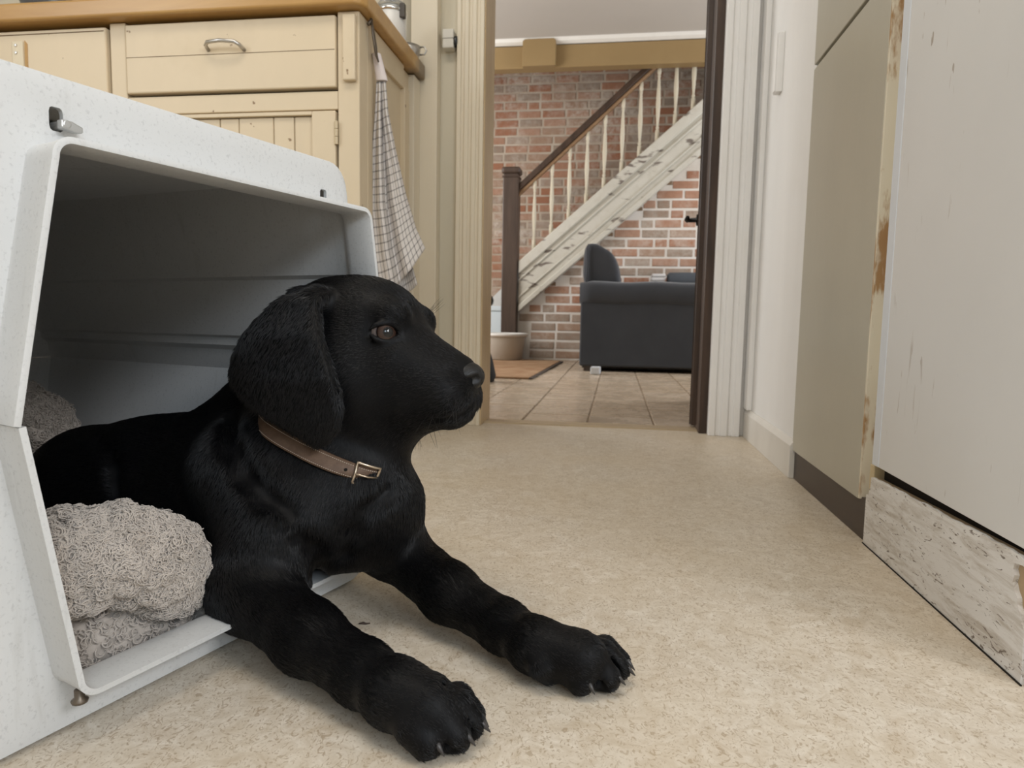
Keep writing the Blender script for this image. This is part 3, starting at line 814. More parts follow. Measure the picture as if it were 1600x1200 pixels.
ss = bcush.modifiers.new('sub', 'SUBSURF'); ss.levels = 2; ss.render_levels = 2
MB().tube([(cw0+.004+.02, .045, cb), (cw0+.03, .045, cb+.1), (cw0+.026, .045, ct-.04), (cw0+.034, .05, ct-.012)], .006, 8).build('piping', M_SOFA, bcush, smooth=True)
for (x, y) in ((.03, .03), (SW-.08, .03), (.03, SD-.08), (SW-.08, SD-.08)):
    MB().prism([(x, y), (x+.05, y), (x+.05, y+.05), (x, y+.05)], 'z', 0, z_bot+.01).build('foot', M_KICK, so, bevel=.004)
MB().box((.02, .04, z_bot-.012), (SW-.02, SD-.04, z_bot)).build('underside', M_GAP, so)
# things on the far arm of the sofa
zt = z_arm1
pw0, pw1 = at(1016, 432, 5.10), at(1042, 432, 5.10)
fc = MB()
for k in range(4): fc.box((pw0[0]+.004*k, 5.08+.004*k, zt+.027*k+.002), (pw1[0]-.003*k, 5.26-.005*k, zt+.027*k+.026))
tag(fc.build('folded_cloth', plain('white_cotton', (.74, .72, .72), .8, .2), bevel=.008, seg=3), 'small white folded cloth lying on the far sofa arm', 'cloth')
p0 = at(1044, 432, 5.10)
mb = MB()
n = 16
def roll(x, r): return [(x, 5.17+.10*math.copysign(abs(math.cos(2*math.pi*k/n))**.6, math.cos(2*math.pi*k/n)), zt+.062+r*math.copysign(abs(math.sin(2*math.pi*k/n))**.7, math.sin(2*math.pi*k/n))) for k in range(n)]
xs = [0, .012, .1, .2, .3, .4, .41]; rs_ = [.045, .058, .06, .06, .06, .058, .045]
vs = [p for x, r in zip(xs, rs_) for p in roll(p0[0]+x, r)]
fs = [(i*n+k, i*n+(k+1) % n, (i+1)*n+(k+1) % n, (i+1)*n+k) for i in range(6) for k in range(n)] + [tuple(range(n)), tuple(6*n+k for k in range(n))]
tag(mb.add(vs, fs).build('throw_cushion', plain('slate_grey_fabric', (.085, .095, .11), .85, .2, var=.15), smooth=True), 'slate grey cushion lying on the far sofa arm beside the white cloth', 'cushion')
# paper scrap under the sofa
sp = atz(929, 585)
tag(MB().prism([(sp[0]-.025, sp[1]-.03), (sp[0]+.03, sp[1]-.03), (sp[0]+.035, sp[1]+.05), (sp[0]-.02, sp[1]+.05)], 'z', 0.001, .045).build('white_block', plain('pale_grey_block', (.55, .57, .60), .6), bevel=.006), 'small pale grey block on the tiles beside the sofa foot', 'block')

# doormat, washing tub, box and bag near the foot of the stairs
_m = Mat('brown_coir', (.4, .24, .14), .9, .2)
_w = _m.noise(7, 5, .6)
_m.color(_m.mix(_m.ramp(_w, [(.3, 0), (.7, 1)]), (.30, .16, .085), (.46, .31, .19))); _m.bump(_m.noise(300, 3, .7), .8, .004)
M_COIR = _m.m
q1, q2 = atz(876, 566), atz(826, 593)
q1 = np.array([q1[0], q1[1]]); q2 = np.array([q2[0], q2[1]])
side = np.array([-1.0, .03])
q3 = q2+side*.75; q4 = q1+side*.75
rg = empty('doormat', (float(q2[0]), float(q2[1]), 0)); tag(rg, 'brown coir doormat on the tiles in front of the stairs', 'mat')
rel = lambda q: (q[0]-q2[0], q[1]-q2[1])
MB().prism([rel(q2), rel(q1), rel(q4), rel(q3)], 'z', .001, .012).build('pile', M_COIR, rg, bevel=.003)
e_ = (q1-q2)/np.linalg.norm(q1-q2); nn = np.array([e_[1], -e_[0]])
MB().prism([rel(q2), rel(q2+nn*.02), rel(q1+nn*.02), rel(q1)], 'z', .001, .009).build('edging', plain('dark_rubber_edging', (.06, .045, .035), .7), rg, bevel=.002)
M_TUB = plain('cream_enamel', (.56, .52, .46), .35, .5, var=.05)
tb = empty('wash_tub', (-.83, 5.06, .012)); tag(tb, 'pale round wash tub with a rolled rim standing on the doormat', 'tub')
MB().lathe([(0, 0), (.135, 0), (.145, .006), (.165, .16), (.17, .172), (.164, .172), (.158, .16), (.138, .012), (0, .008)], n=36).build('body', M_TUB, tb, smooth=True)
MB().lathe([(.166, .170), (.182, .172), (.190, .180), (.190, .190), (.182, .197), (.168, .196), (.162, .188), (.163, .176), (.166, .170)], n=36).build('rim', plain('white_enamel', (.74, .72, .69), .3), tb, smooth=True)
bx = empty('storage_box', (-1.10, 5.66, 0)); tag(bx, 'white storage box with a lid behind the newel post', 'box')
M_BOX = plain('cool_white_plastic', (.66, .74, .79), .35, .5, var=.03)
zl = at(770, 478, 5.5)[2]
MB().prism([(-.20, -.15), (.20, -.15), (.20, .15), (-.20, .15)], 'z', 0, zl-.04).build('body', M_BOX, bx, bevel=.012, seg=3)
MB().box((-.212, -.162, zl-.042), (.212, .162, zl)).build('lid', M_BOX, bx, bevel=.010, seg=3)
bp = at(759, 468, 5.56)
mb = MB().lathe([(0, 0), (.045, 0), (.062, .02), (.066, .05), (.055, .078), (.03, .09), (0, .092)], (bp[0], bp[1], zl), 24)
tag(mb.build('black_pot', plain('matt_black', (.014, .015, .013), .5), smooth=True), 'small black rounded pot on the white storage box', 'pot')
bg0 = atz(757, 596)
bg = empty('black_bag', (float(bg0[0])-.03, float(bg0[1]), 0)); tag(bg, 'black fabric bag on the floor half hidden behind the left doorpost', 'bag')
mb = MB()
prof = [(.075, 0), (.085, .03), (.070, .10), (.045, .18), (.030, .215)]
n = 20; vs = []
for hw, z in prof:
    for k in range(n):
        a = 2*math.pi*k/n; c, s = math.cos(a), math.sin(a)
        vs.append((-.05+(hw+.05)*math.copysign(abs(c)**.5, c), .07*math.copysign(abs(s)**.5, s)*(1-z*1.8), z))
fs = [(i*n+k, i*n+(k+1) % n, (i+1)*n+(k+1) % n, (i+1)*n+k) for i in range(len(prof)-1) for k in range(n)] + [tuple(range(n)), tuple((len(prof)-1)*n+k for k in range(n))]
M_BAG = plain('black_cloth', (.016, .016, .016), .8, .3)
mb.add(vs, fs).build('body', M_BAG, bg, smooth=True)
MB().tube([(-.09, 0, .21), (-.085, 0, .28), (-.05, 0, .30), (-.02, 0, .28), (-.012, 0, .21)], .008, 8).build('handle', M_BAG, bg, smooth=True)
# ------------------------------------------------------------------ distance-field modelling kit (soft shapes grown as one surface)
class Field:
    def __init__(self, lo, hi, h):
        self.lo = np.array(lo, np.float32); self.h = h
        self.n = np.ceil((np.array(hi)-np.array(lo))/h).astype(int)+1
        self.d = np.full(self.n, .06, np.float32)
        self.ax = [self.lo[i]+np.arange(self.n[i], dtype=np.float32)*h for i in range(3)]
    def sub(self, lo, hi):
        s = []
        for i in range(3):
            a = max(0, int((lo[i]-self.lo[i])/self.h)); b = min(self.n[i], int((hi[i]-self.lo[i])/self.h)+2)
            if b <= a: return None
            s.append(slice(a, b))
        s = tuple(s)
        return s, self.ax[0][s[0]][:, None, None], self.ax[1][s[1]][None, :, None], self.ax[2][s[2]][None, None, :]
    def put(self, prim, k=.01, op='add'):
        lo, hi = prim.bounds()
        m = .05 if op == 'add' else k+.004
        q = self.sub(lo-m, hi+m)
        if q is None: return
        s, X, Y, Z = q
        b = prim.dist(X, Y, Z).astype(np.float32)
        a = self.d[s]
        if op == 'add':
            hh = np.clip(k-np.abs(a-b), 0, None)
            self.d[s] = np.minimum(a, b)-hh*hh/(4*k)
        else:
            b = -b
            hh = np.clip(k-np.abs(a-b), 0, None)
            self.d[s] = np.maximum(a, b)+hh*hh/(4*k)
    def mesh(self):
        d = self.d; s = d < 0
        nx, ny, nz = d.shape
        c = np.zeros((nx-1, ny-1, nz-1), np.uint8)
        for i in (0, 1):
            for j in (0, 1):
                for k in (0, 1):
                    c += s[i:nx-1+i, j:ny-1+j, k:nz-1+k]
        act = (c > 0) & (c < 8)
        ijk = np.argwhere(act)
        idx = np.full(act.shape, -1, np.int32); idx[act] = np.arange(len(ijk))
        acc = np.zeros((len(ijk), 3), np.float64); cnt = np.zeros(len(ijk))
        corners = [(i, j, k) for i in (0, 1) for j in (0, 1) for k in (0, 1)]
        val = {cr: d[ijk[:, 0]+cr[0], ijk[:, 1]+cr[1], ijk[:, 2]+cr[2]].astype(np.float64) for cr in corners}
        for a in corners:
            for ax in range(3):
                if a[ax] == 1: continue
                b = list(a); b[ax] = 1; b = tuple(b)
                va, vb = val[a], val[b]
                m = (va < 0) != (vb < 0)
                t = np.where(m, va/np.where(m, va-vb, 1), 0)
                p = np.zeros((len(ijk), 3)); p[:] = a; p[:, ax] += t
                acc[m] += p[m]; cnt[m] += 1
        v = (ijk+acc/cnt[:, None])*self.h+self.lo
        faces = []
        for ax in range(3):
            o = [x for x in range(3) if x != ax]
            sl0 = [slice(1, -1)]*3; sl1 = [slice(1, -1)]*3
            sl0[ax] = slice(0, -1); sl1[ax] = slice(1, None)
            A, B = s[tuple(sl0)], s[tuple(sl1)]
            e = np.argwhere(A != B)
            if len(e) == 0: continue
            flip = A[tuple(e.T)]
            base = e.copy()
            for q in o: base[:, q] += 1
            def cell(d0, d1):
                c_ = base.copy(); c_[:, o[0]] -= d0; c_[:, o[1]] -= d1
                return idx[c_[:, 0], c_[:, 1], c_[:, 2]]
            q = np.stack([cell(1, 1), cell(0, 1), cell(0, 0), cell(1, 0)], 1)
            if ax == 1: flip = ~flip
            q[~flip] = q[~flip][:, ::-1]
            faces.append(q)
        return v, np.concatenate(faces)
class Cone:
    """rounded cone between two points"""
    def __init__(self, a, b, ra, rb, flow=None, flat=None):
        self.a = np.asarray(a, float); self.b = np.asarray(b, float); self.ra = ra; self.rb = rb
        self.flow = np.asarray(flow, float) if flow is not None else self.b-self.a
    def bounds(self):
        r = max(self.ra, self.rb)
        return np.minimum(self.a, self.b)-r, np.maximum(self.a, self.b)+r
    def dist(self, X, Y, Z):
        ab = self.b-self.a; L2 = ab@ab+1e-12
        px, py, pz = X-self.a[0], Y-self.a[1], Z-self.a[2]
        t = np.clip((px*ab[0]+py*ab[1]+pz*ab[2])/L2, 0, 1)
        return np.sqrt((px-t*ab[0])**2+(py-t*ab[1])**2+(pz-t*ab[2])**2)-(self.ra+(self.rb-self.ra)*t)
class Ell:
    """ellipsoid with its own axes (rows of A)"""
    def __init__(self, c, r, A=None, flow=(0, 0, -1)):
        self.c = np.asarray(c, float); self.r = np.asarray(r, float)
        self.A = np.eye(3) if A is None else np.asarray(A, float)
        self.flow = np.asarray(flow, float)
    def bounds(self):
        e = np.sqrt(((self.A.T*self.r)**2).sum(1))
        return self.c-e, self.c+e
    def dist(self, X, Y, Z):
        px, py, pz = X-self.c[0], Y-self.c[1], Z-self.c[2]
        k0 = 0; k1 = 0
        for i in range(3):
            q = px*self.A[i, 0]+py*self.A[i, 1]+pz*self.A[i, 2]
            k0 = k0+(q/self.r[i])**2; k1 = k1+(q/self.r[i]**2)**2
        k0 = np.sqrt(k0); k1 = np.sqrt(k1)
        return k0*(k0-1)/np.maximum(k1, 1e-6)
def field_mesh(name, v, f, mat, parent=None, loc=(0, 0, 0)):
    me = bpy.data.meshes.new(name)
    v = v-np.asarray(loc)
    me.vertices.add(len(v)); me.vertices.foreach_set('co', v.astype(np.float32).ravel())
    me.loops.add(len(f)*4); me.loops.foreach_set('vertex_index', f.astype(np.int32).ravel())
    me.polygons.add(len(f)); me.polygons.foreach_set('loop_start', np.arange(0, len(f)*4, 4, dtype=np.int32))

    me.polygons.foreach_set('use_smooth', np.ones(len(f), bool))
    me.update(calc_edges=True); me.validate()
    return link(name, me, mat, parent)
def relax(v, f, n=2, lam=.5):
    """light smoothing of the grown surface"""
    for _ in range(n):
        acc = np.zeros_like(v); cnt = np.zeros(len(v))
        for a, b in ((0, 1), (1, 2), (2, 3), (3, 0)):
            np.add.at(acc, f[:, a], v[f[:, b]]); np.add.at(cnt, f[:, a], 1)
            np.add.at(acc, f[:, b], v[f[:, a]]); np.add.at(cnt, f[:, b], 1)
        v = v+lam*(acc/np.maximum(cnt, 1)[:, None]-v)
    return v
def vnormals(v, f):
    n = np.cross(v[f[:, 2]]-v[f[:, 0]], v[f[:, 3]]-v[f[:, 1]])
    out = np.zeros_like(v)
    for k in range(4): np.add.at(out, f[:, k], n)
    return out/(np.linalg.norm(out, axis=1)[:, None]+1e-12)
def scatter(v, f, n, rng, weight=None):
    """random points on the surface: positions, normals, face index"""
    a = np.linalg.norm(np.cross(v[f[:, 2]]-v[f[:, 0]], v[f[:, 3]]-v[f[:, 1]]), axis=1)
    if weight is not None: a = a*weight
    pick = rng.choice(len(f), n, p=a/a.sum())
    s, t = rng.random(n)[:, None], rng.random(n)[:, None]
    q = v[f[pick]]
    p = q[:, 0]*(1-s)*(1-t)+q[:, 1]*s*(1-t)+q[:, 2]*s*t+q[:, 3]*(1-s)*t
    vn = vnormals(v, f)
    qn = vn[f[pick]]
    nn = qn[:, 0]*(1-s)*(1-t)+qn[:, 1]*s*(1-t)+qn[:, 2]*s*t+qn[:, 3]*(1-s)*t
    return p, nn/(np.linalg.norm(nn, axis=1)[:, None]+1e-12), pick
def strands(name, pts, radius, mat, parent=None, loc=(0, 0, 0)):
    """pts: (n, m, 3) polylines -> one hair-curves object"""
    n, m = pts.shape[:2]
    cu = bpy.data.hair_curves.new(name)
    cu.add_curves([m]*n)
    cu.attributes['position'].data.foreach_set('vector', (pts-np.asarray(loc)).astype(np.float32).ravel())
    ra = cu.attributes.get('radius') or cu.attributes.new('radius', 'FLOAT', 'POINT')
    ra.data.foreach_set('value', np.broadcast_to(radius, (n, m)).astype(np.float32).ravel())
    cu.materials.append(mat)
    o = bpy.data.objects.new(name, cu); COL.objects.link(o)
    if parent is not None: o.parent = parent
    return tag(o, kind='stuff')
def vnoise(p, scale, seed=0):
    """smooth value noise on points (n,3)"""
    rng = np.random.default_rng(seed); T = rng.random((32, 32, 32))
    q = p*scale; i = np.floor(q).astype(int); f_ = q-i; f_ = f_*f_*(3-2*f_)
    out = 0
    for a in (0, 1):
        for b in (0, 1):
            for c in (0, 1):
                w = (f_[:, 0] if a else 1-f_[:, 0])*(f_[:, 1] if b else 1-f_[:, 1])*(f_[:, 2] if c else 1-f_[:, 2])
                out = out+w*T[(i[:, 0]+a) % 32, (i[:, 1]+b) % 32, (i[:, 2]+c) % 32]
    return out

def worley(p, scale, seed=0):
    """distance to the nearest of one random point per cell"""
    rng = np.random.default_rng(seed); T = rng.random((32, 32, 32, 3))
    q = p*scale; i = np.floor(q).astype(int); best = np.full(len(p), 9.0)
    for a in (-1, 0, 1):
        for b in (-1, 0, 1):
            for c in (-1, 0, 1):
                j = i+np.array([a, b, c])
                f_ = j+T[j[:, 0] % 32, j[:, 1] % 32, j[:, 2] % 32]
                best = np.minimum(best, ((q-f_)**2).sum(1))
    return np.sqrt(best)

# ------------------------------------------------------------------ white plastic dog crate, open at the front
CU = np.array([.305, .952, 0]); CU /= np.linalg.norm(CU)      # along the front, away from the camera
CI = np.array([-CU[1], CU[0], 0])                              # into the crate
CO = .458*CU-(-.520)*CI*1.0
CO = np.array([.458*CU[0]+.520*CI[0], .458*CU[1]+.520*CI[1], 0])
def crate_w(x, y, z): return CO+CU*x+CI*y+np.array([0, 0, z])
def crate_px(px, py, y):
    """local (x, z) of the point seen at (px, py) in the crate plane y"""
    d = AXW + AXR*(px-800)/F_PX - AXU*(py-600)/F_PX
    t = (y-(CAM-CO)@CI)/(d@CI); P = CAM+d*t
    return (P-CO)@CU, P[2]
_m = Mat('speckled_white_plastic', (.64, .64, .63), .45, .35)
_c = _m.mix(_m.noise(5, 5, .6), (.60, .60, .585), (.665, .67, .67))
_sp = _m.noise(330, 3, .6)
_c = _m.mix(_m.ramp(_sp, [(.56, 0), (.70, .35)]), _c, (.36, .36, .36))
_st = _m.noise(45, 4, .6, _m.pos((1, 1, .18)), .5)
_c = _m.mix(_m.ramp(_st, [(.60, 0), (.75, .30)]), _c, (.42, .41, .385))
_sc = _m.noise(26, 2, .5, _m.pos((1, .3, 1), (.4, .2, .3)), .3)
_c = _m.mix(_m.ramp(_sc, [(.775, 0), (.782, .8)]), _c, (.30, .22, .16))
_m.color(_c); _m.bump(_sp, .12, .001)
M_CRATE = _m.m
crate = empty('dog_crate', tuple(CO), math.atan2(CU[1], CU[0]))
tag(crate, 'white plastic dog crate with an open front, two bolted shells', 'dog crate')
def half_profile(ws, wt, zt, rad, zs, steps, up=True):
    """from the left seam round to the right seam; ws half width at the seam, wt at the top"""
    side = []
    for t, off in steps:
        side.append((-(ws+(wt-ws)*t)+off, zs+(zt-zs)*t*(1-rad/abs(zt-zs)*.9)))
    arc = []
    xs, zc = side[-1]
    for k in range(1, 6):
        a = math.pi/2*k/6
        arc.append((xs+(rad*.9)*(1-math.cos(a)), zc+(zt-zc)*math.sin(a)))
    xt = xs+rad*.9
    top = [(xt+(0-xt)*k/5, zt) for k in range(0, 6)]
    left = side+arc+top
    return left+[(-x, z) for x, z in left[:-1][::-1]]
def shell(name, prof_out, prof_open, cutters=()):
    N = len(prof_out)
    rings = []
    def ring(pr, y, s=1.0, zc=.243): return [(x*s, y, zc+(z-zc)*s) for x, z in pr]
    rings.append(ring(prof_open, -.036, 1.008))
    rings.append(ring(prof_open, -.024, 1.003))
    rings.append(ring(prof_open, -.005, 1.0))
    rings.append(ring(prof_open, .0, 1.006))
    mid = [((a[0]*.3+b[0]*.7), (a[1]*.3+b[1]*.7)) for a, b in zip(prof_open, prof_out)]
    rings.append(ring(mid, .0))
    rings.append(ring(prof_out, .001, .994))
    rings.append(ring(prof_out, .010))
    for y, s in ((.06, 1.0), (.20, .995), (.40, .985), (.60, .975), (.645, .965), (.658, .94)):
        rings.append(ring(prof_out, y, s))
    vs = [p for r in rings for p in r]
    fs = [(i*N+k, i*N+k+1, (i+1)*N+k+1, (i+1)*N+k) for i in range(len(rings)-1) for k in range(N-1)]
    # back wall
    b0 = (len(rings)-1)*N
    fs += [tuple(dict.fromkeys((b0+k, b0+k+1, b0+N-2-k, b0+N-1-k))) for k in range((N-1)//2)]
    mb = MB().add(vs, fs)
    o = mb.build(name, M_CRATE, crate, smooth=False)
    s = o.modifiers.new('solid', 'SOLIDIFY'); s.thickness = .0045; s.offset = 0
    bv = o.modifiers.new('bev', 'BEVEL'); bv.width = .0018; bv.segments = 2; bv.limit_method = 'ANGLE'; bv.angle_limit = math.radians(38)
    for (x, z, w, h) in cutters:
        n = 12
        poly = [(x+w/2*math.copysign(abs(math.cos(a))**.45, math.cos(a)), z+h/2*math.copysign(abs(math.sin(a))**.45, math.sin(a))) for a in [2*math.pi*(k+.5)/n for k in range(n)]]
        c = MB().prism(poly, 'y', -.02, .012).build('cutter', None, crate)
        bo = o.modifiers.new('slot', 'BOOLEAN'); bo.operation = 'DIFFERENCE'; bo.object = c; bo.solver = 'EXACT'
    dg = bpy.context.evaluated_depsgraph_get()
    me = bpy.data.meshes.new_from_object(o.evaluated_get(dg))
    o.modifiers.clear(); o.data = me
    for c in [x for x in crate.children if x.name.startswith('cutter')]:
        bpy.data.objects.remove(c, do_unlink=True)
    me.polygons.foreach_set('use_smooth', [True]*len(me.polygons))
    try: me.set_sharp_from_angle(angle=math.radians(35))
    except Exception: pass
    return o
ST_O = [(0, 0), (.13, 0), (.16, .008), (.21, .006), (.225, .012), (.56, .013), (.58, .017), (1.0, .017)]
ST_I = [(t, 0) for t, _ in ST_O]
ZS = .243
up_out = half_profile(.226, .180, .486, .030, ZS+.0003, ST_O)
def near_wider(pr, a): return [(x-a if x < -.02 else (x*.955 if a < .02 else x), z) for x, z in pr]
up_out = near_wider(up_out, .055)
up_open = near_wider(half_profile(.202, .170, .434, .014, ZS+.0003, ST_I), .002)
s1x, s1z = crate_px(85, 187, 0); s2x, s2z = crate_px(503, 305, 0)
us = shell('upper_shell', up_out, up_open, [(s1x, s1z, .010, .017), (s2x, s2z, .010, .012)])
lo_out = half_profile(.226, .196, .004, .030, ZS-.0003, [(t, 0) for t, _ in ST_O])
lo_out = near_wider(lo_out, .055)
lo_open = near_wider(half_profile(.202, .172, .041, .016, ZS-.0003, ST_I), -.001)
ls = shell('lower_shell', lo_out, lo_open)
# seam flanges along both sides, feet and bolts
for s in (-1, 1):
    e0 = s*.222-(.055 if s < 0 else 0)
    MB().box((min(e0, e0+s*.018), .02, ZS+.001), (max(e0, e0+s*.018), .640, ZS+.007)).build('flange', M_CRATE, us, bevel=.0015)
    MB().box((min(e0, e0+s*.018), .02, ZS-.007), (max(e0, e0+s*.018), .640, ZS-.001)).build('flange', M_CRATE, ls, bevel=.0015)
# moulded roof panel showing inside
rp = MB()
rp.prism([(-.12, .10), (.12, .10), (.10, .50), (-.10, .50)], 'z', .462, .479)
rp.build('roof_panel', M_CRATE, us, bevel=.012, seg=3)
for s in (-.23, .165):
    MB().box((s, .30, .0), (s+.03, .36, .006)).build('foot_rail', M_CRATE, ls, bevel=.002)
M_BOLT = plain('zinc_bolt', (.50, .50, .49), .35, .5, .7, var=.1)
b1 = MB().tube([(s1x+.002, .006, s1z-.004), (s1x+.002, -.012, s1z-.004)], .0032, 10)
b1.prism([(s1x-.002, s1z-.007), (s1x+.009, s1z-.0085), (s1x+.0135, s1z-.0075), (s1x+.0135, s1z-.0035), (s1x+.006, s1z-.001), (s1x-.002, s1z-.001)], 'y', -.0115, -.0055)
b1.build('wing_bolt', M_BOLT, us, bevel=.001)
bx_, bz_ = crate_px(122, 1092, -.02)
MB().lathe([(0, -.004), (.0055, -.004), (.006, -.002), (.0035, 0), (.0035, .006), (0, .006)], (bx_, -.022, bz_+.002), 12).build('bolt', plain('tarnished_bolt', (.16, .13, .10), .4, .5, .7, var=.2), ls, smooth=True)

# ------------------------------------------------------------------ grey fleece dog bed
_m = Mat('grey_fleece', (.36, .33, .30), .95, .1)
_f = _m.noise(30, 4, .6)
_m.color(_m.mix(_f, (.44, .385, .335), (.62, .555, .495)))
_m.b.inputs['Sheen Weight'].default_value = .3
M_FLEECE = _m.m
bed = empty('dog_bed', tuple(crate_w(0, .3, .008)), math.atan2(CU[1], CU[0]))
tag(bed, 'curly grey fleece dog bed inside the crate', 'dog bed')
B_OFF = np.array([0, .3, .008])
def bed_part(name, prims, k, lo, hi, n, seed, h=.0032, clip=None):
    F = Field(lo, hi, h)
    for p in prims: F.put(p, k)
    v, f = F.mesh(); v = relax(v, f, 2)
    nrm = vnormals(v, f)
    # curly clumps
    w_ = v+.006*np.stack([vnoise(v, 110, seed+7+i)-.5 for i in range(3)], 1)
    cell = worley(w_, 78, seed)
    d = .55*vnoise(v, 45, seed+2)
    v = v+nrm*((.42-cell)*.0105+(d-.27)*.008)[:, None]
    o = field_mesh(name, v, f, M_FLEECE, bed, B_OFF)
    rng = np.random.default_rng(seed)
    p, nn, _ = scatter(v, f, n, rng)
    m = 7
    # each tuft curls in a small loop
    r1 = rng.normal(size=(n, 3)); t1 = r1-nn*(r1*nn).sum(1)[:, None]; t1 /= np.linalg.norm(t1, axis=1)[:, None]
    cl = vnoise(p, 90, seed+5)
    t2 = np.cross(nn, t1)
    R_ = (.0018+.0018*rng.random(n))[:, None]
    pts = np.zeros((n, m, 3))
    for j in range(m):
        a = 4.4*j/(m-1)
        pts[:, j] = p+nn*(.0003+.0042*j/(m-1)*(.5+rng.random(n)[:, None]*.0+cl[:, None]))+t1*R_*math.sin(a)+t2*R_*(1-math.cos(a))
    strands('curly_pile', pts, np.linspace(.00075, .0004, m)[None, :], M_FLEECE, o, B_OFF)
    return o
# lower pad fills the tray, bolster rolls over it at the front and stands up at the back
padz = .040
bed_part('pad', [Cone((-.125, .056, padz), (.11, .056, padz), .033, .033), Cone((-.12, .12, padz), (.12, .12, padz), .036, .036),
                 Cone((-.12, .22, padz), (.12, .22, padz), .036, .036), Cone((-.12, .34, padz), (.12, .34, padz), .036, .036), Cone((-.12, .46, padz), (.12, .46, padz), .036, .036), Cone((-.12, .56, padz), (.12, .56, padz), .036, .036)],
         .04, (-.19, -.01, 0), (.19, .63, .11), 26000, 3)
def bpt(px, py, y): x_, z_ = crate_px(px, py, y); return (x_, y, z_)
_b = [bpt(30, 900, .075), bpt(105, 878, .040), bpt(185, 866, .028), bpt(244, 876, .026), bpt(268, 908, .026)]
_r = [.034, .034, .034, .034, .029]
bol = [Cone(_b[i], _b[i+1], _r[i], _r[i+1]) for i in range(4)]
bed_part('bolster', bol, .02, (-.21, -.03, .03), (.06, .20, .26), 42000, 11)
bed_part('back_bolster', [Cone((-.13, .50, .15), (-.06, .575, .19), .055, .055), Cone((-.06, .575, .19), (.06, .575, .185), .055, .055), Cone((.06, .575, .185), (.125, .54, .15), .055, .045), Cone((-.05, .575, .10), (.06, .575, .10), .055, .055)], .03,
         (-.21, .42, .03), (.21, .65, .28), 20000, 21)
# ------------------------------------------------------------------ black Labrador puppy lying half out of the crate
PX = .00064
TH_ = math.radians(17)
HF = AXR*math.cos(TH_)-AXW*math.sin(TH_)          # where the head points
HS_ = -AXW*math.cos(TH_)-AXR*math.sin(TH_)        # towards the dog's right side (camera side)
HU = AXU
H0 = at(545, 540, .70)
def hp(px, py, lat=0.0):
    """point of the head's middle plane at (px, py), moved sideways by lat"""
    d = AXW + AXR*(px-800)/F_PX - AXU*(py-600)/F_PX
    t = ((H0-CAM)@HS_)/(d@HS_)
    return CAM+d*t+HS_*lat
HA = np.array([HF, HU, HS_])
def rotA(A, ang, ax=2):
    """turn the axes in the head's middle plane (nose down positive)"""
    c, s = math.cos(ang), math.sin(ang)
    return np.array([A[0]*c-A[1]*s, A[0]*s+A[1]*c, A[2]])
prims = []        # (prim, k) that make the coat surface
def P_(p, k=.012): prims.append((p, k)); return p
back_flow = -CU*0.05+CI*1.0+np.array([0, 0, -.15])
down = np.array([0, 0, -1.0])
# --- head
tilt = rotA(HA, math.radians(14))
P_(Ell(hp(543, 520), (.074, .060, .058), rotA(HA, .12), -HF*.9+HU*.15), .02)              # skull
P_(Ell(hp(590, 508), (.052, .046, .050), tilt, -HF), .02)                                   # forehead
for s in (-1, 1):
    P_(Ell(hp(560, 590, s*.030), (.058, .052, .040), tilt, -HF*.8-HU*.5), .02)             # cheek
    P_(Ell(hp(634, 497, s*.031), (.020, .016, .017), tilt, -HF+HU*.3), .010)               # brow
    P_(Cone(hp(640, 575, s*.016), hp(697, 604, s*.016), .036, .0265, -HF-HU*.15), .020)    # side of the muzzle
    P_(Cone(hp(655, 626, s*.020), hp(707, 627, s*.015), .026, .0225, -HF-HU*.3), .020)     # lip
P_(Cone(hp(630, 545), hp(718, 580), .030, .0170, -HF), .014)                               # bridge of the nose
P_(Cone(hp(590, 630), hp(704, 642), .040, .0160, -HF-HU*.1), .012)                          # lower jaw
P_(Ell(hp(575, 640), (.060, .045, .046), HA, -HF-HU), .03)                                  # throat
# --- neck and trunk
def W_(px, py, Y): return at(px, py, Y)
NB = W_(470, 745, .685)
P_(Cone(hp(518, 590), NB, .060, .066, -HF*.5-HU), .03)
P_(Cone(hp(480, 580), W_(385, 705, .725), .048, .070, -HF*.9-HU*.3), .03)
P_(Cone(hp(586, 668), W_(584, 765, .675), .029, .040, down), .03)
CH = W_(497, 776, .675)
RB = W_(385, 768, .715)
MD = W_(250, 768, .735)
RP = W_(150, 779, .755)
RE = W_(85, 812, .77)
P_(Ell(CH, (.074, .069, .076), HA, np.array([.2, -.3, -1])), .03)
P_(Cone(CH, RB, .070, .088, back_flow), .03)
P_(Cone(RB, MD, .088, .080, back_flow), .03)
P_(Cone(MD, RP, .080, .080, back_flow), .03)
P_(Cone(W_(285, 716, .73), W_(150, 733, .748), .045, .045, back_flow), .03)
P_(Cone(RP, RE, .078, .065, back_flow+down*.4), .03)
P_(Cone(W_(555, 770, .675), W_(515, 825, .66), .046, .034, down), .03)                      # breast bone
# near hind thigh
P_(Ell(W_(130, 790, .695), (.075, .062, .035), HA, back_flow+down*.5), .02)
P_(Cone(RE, W_(60, 880, .80), .022, .014, down), .02)
# --- near front leg
def Z_(px, py, z): return atz(px, py, z)
NS0, NS1 = W_(392, 740, .655), W_(432, 832, .625)
NE = Z_(392, 920, .057)
N1, N2, N3 = Z_(480, 994, .040), Z_(565, 1050, .032), Z_(618, 1083, .031)
P_(Cone(NS0, NS1, .055, .052, down), .03)
P_(Cone(NS1, NE, .050, .038, down+CI*.3), .025)
P_(Cone(NE, N1, .036, .0290), .02)
P_(Cone(N1, N2, .0290, .0240), .015)
P_(Cone(N2, N3, .0240, .0240), .012)
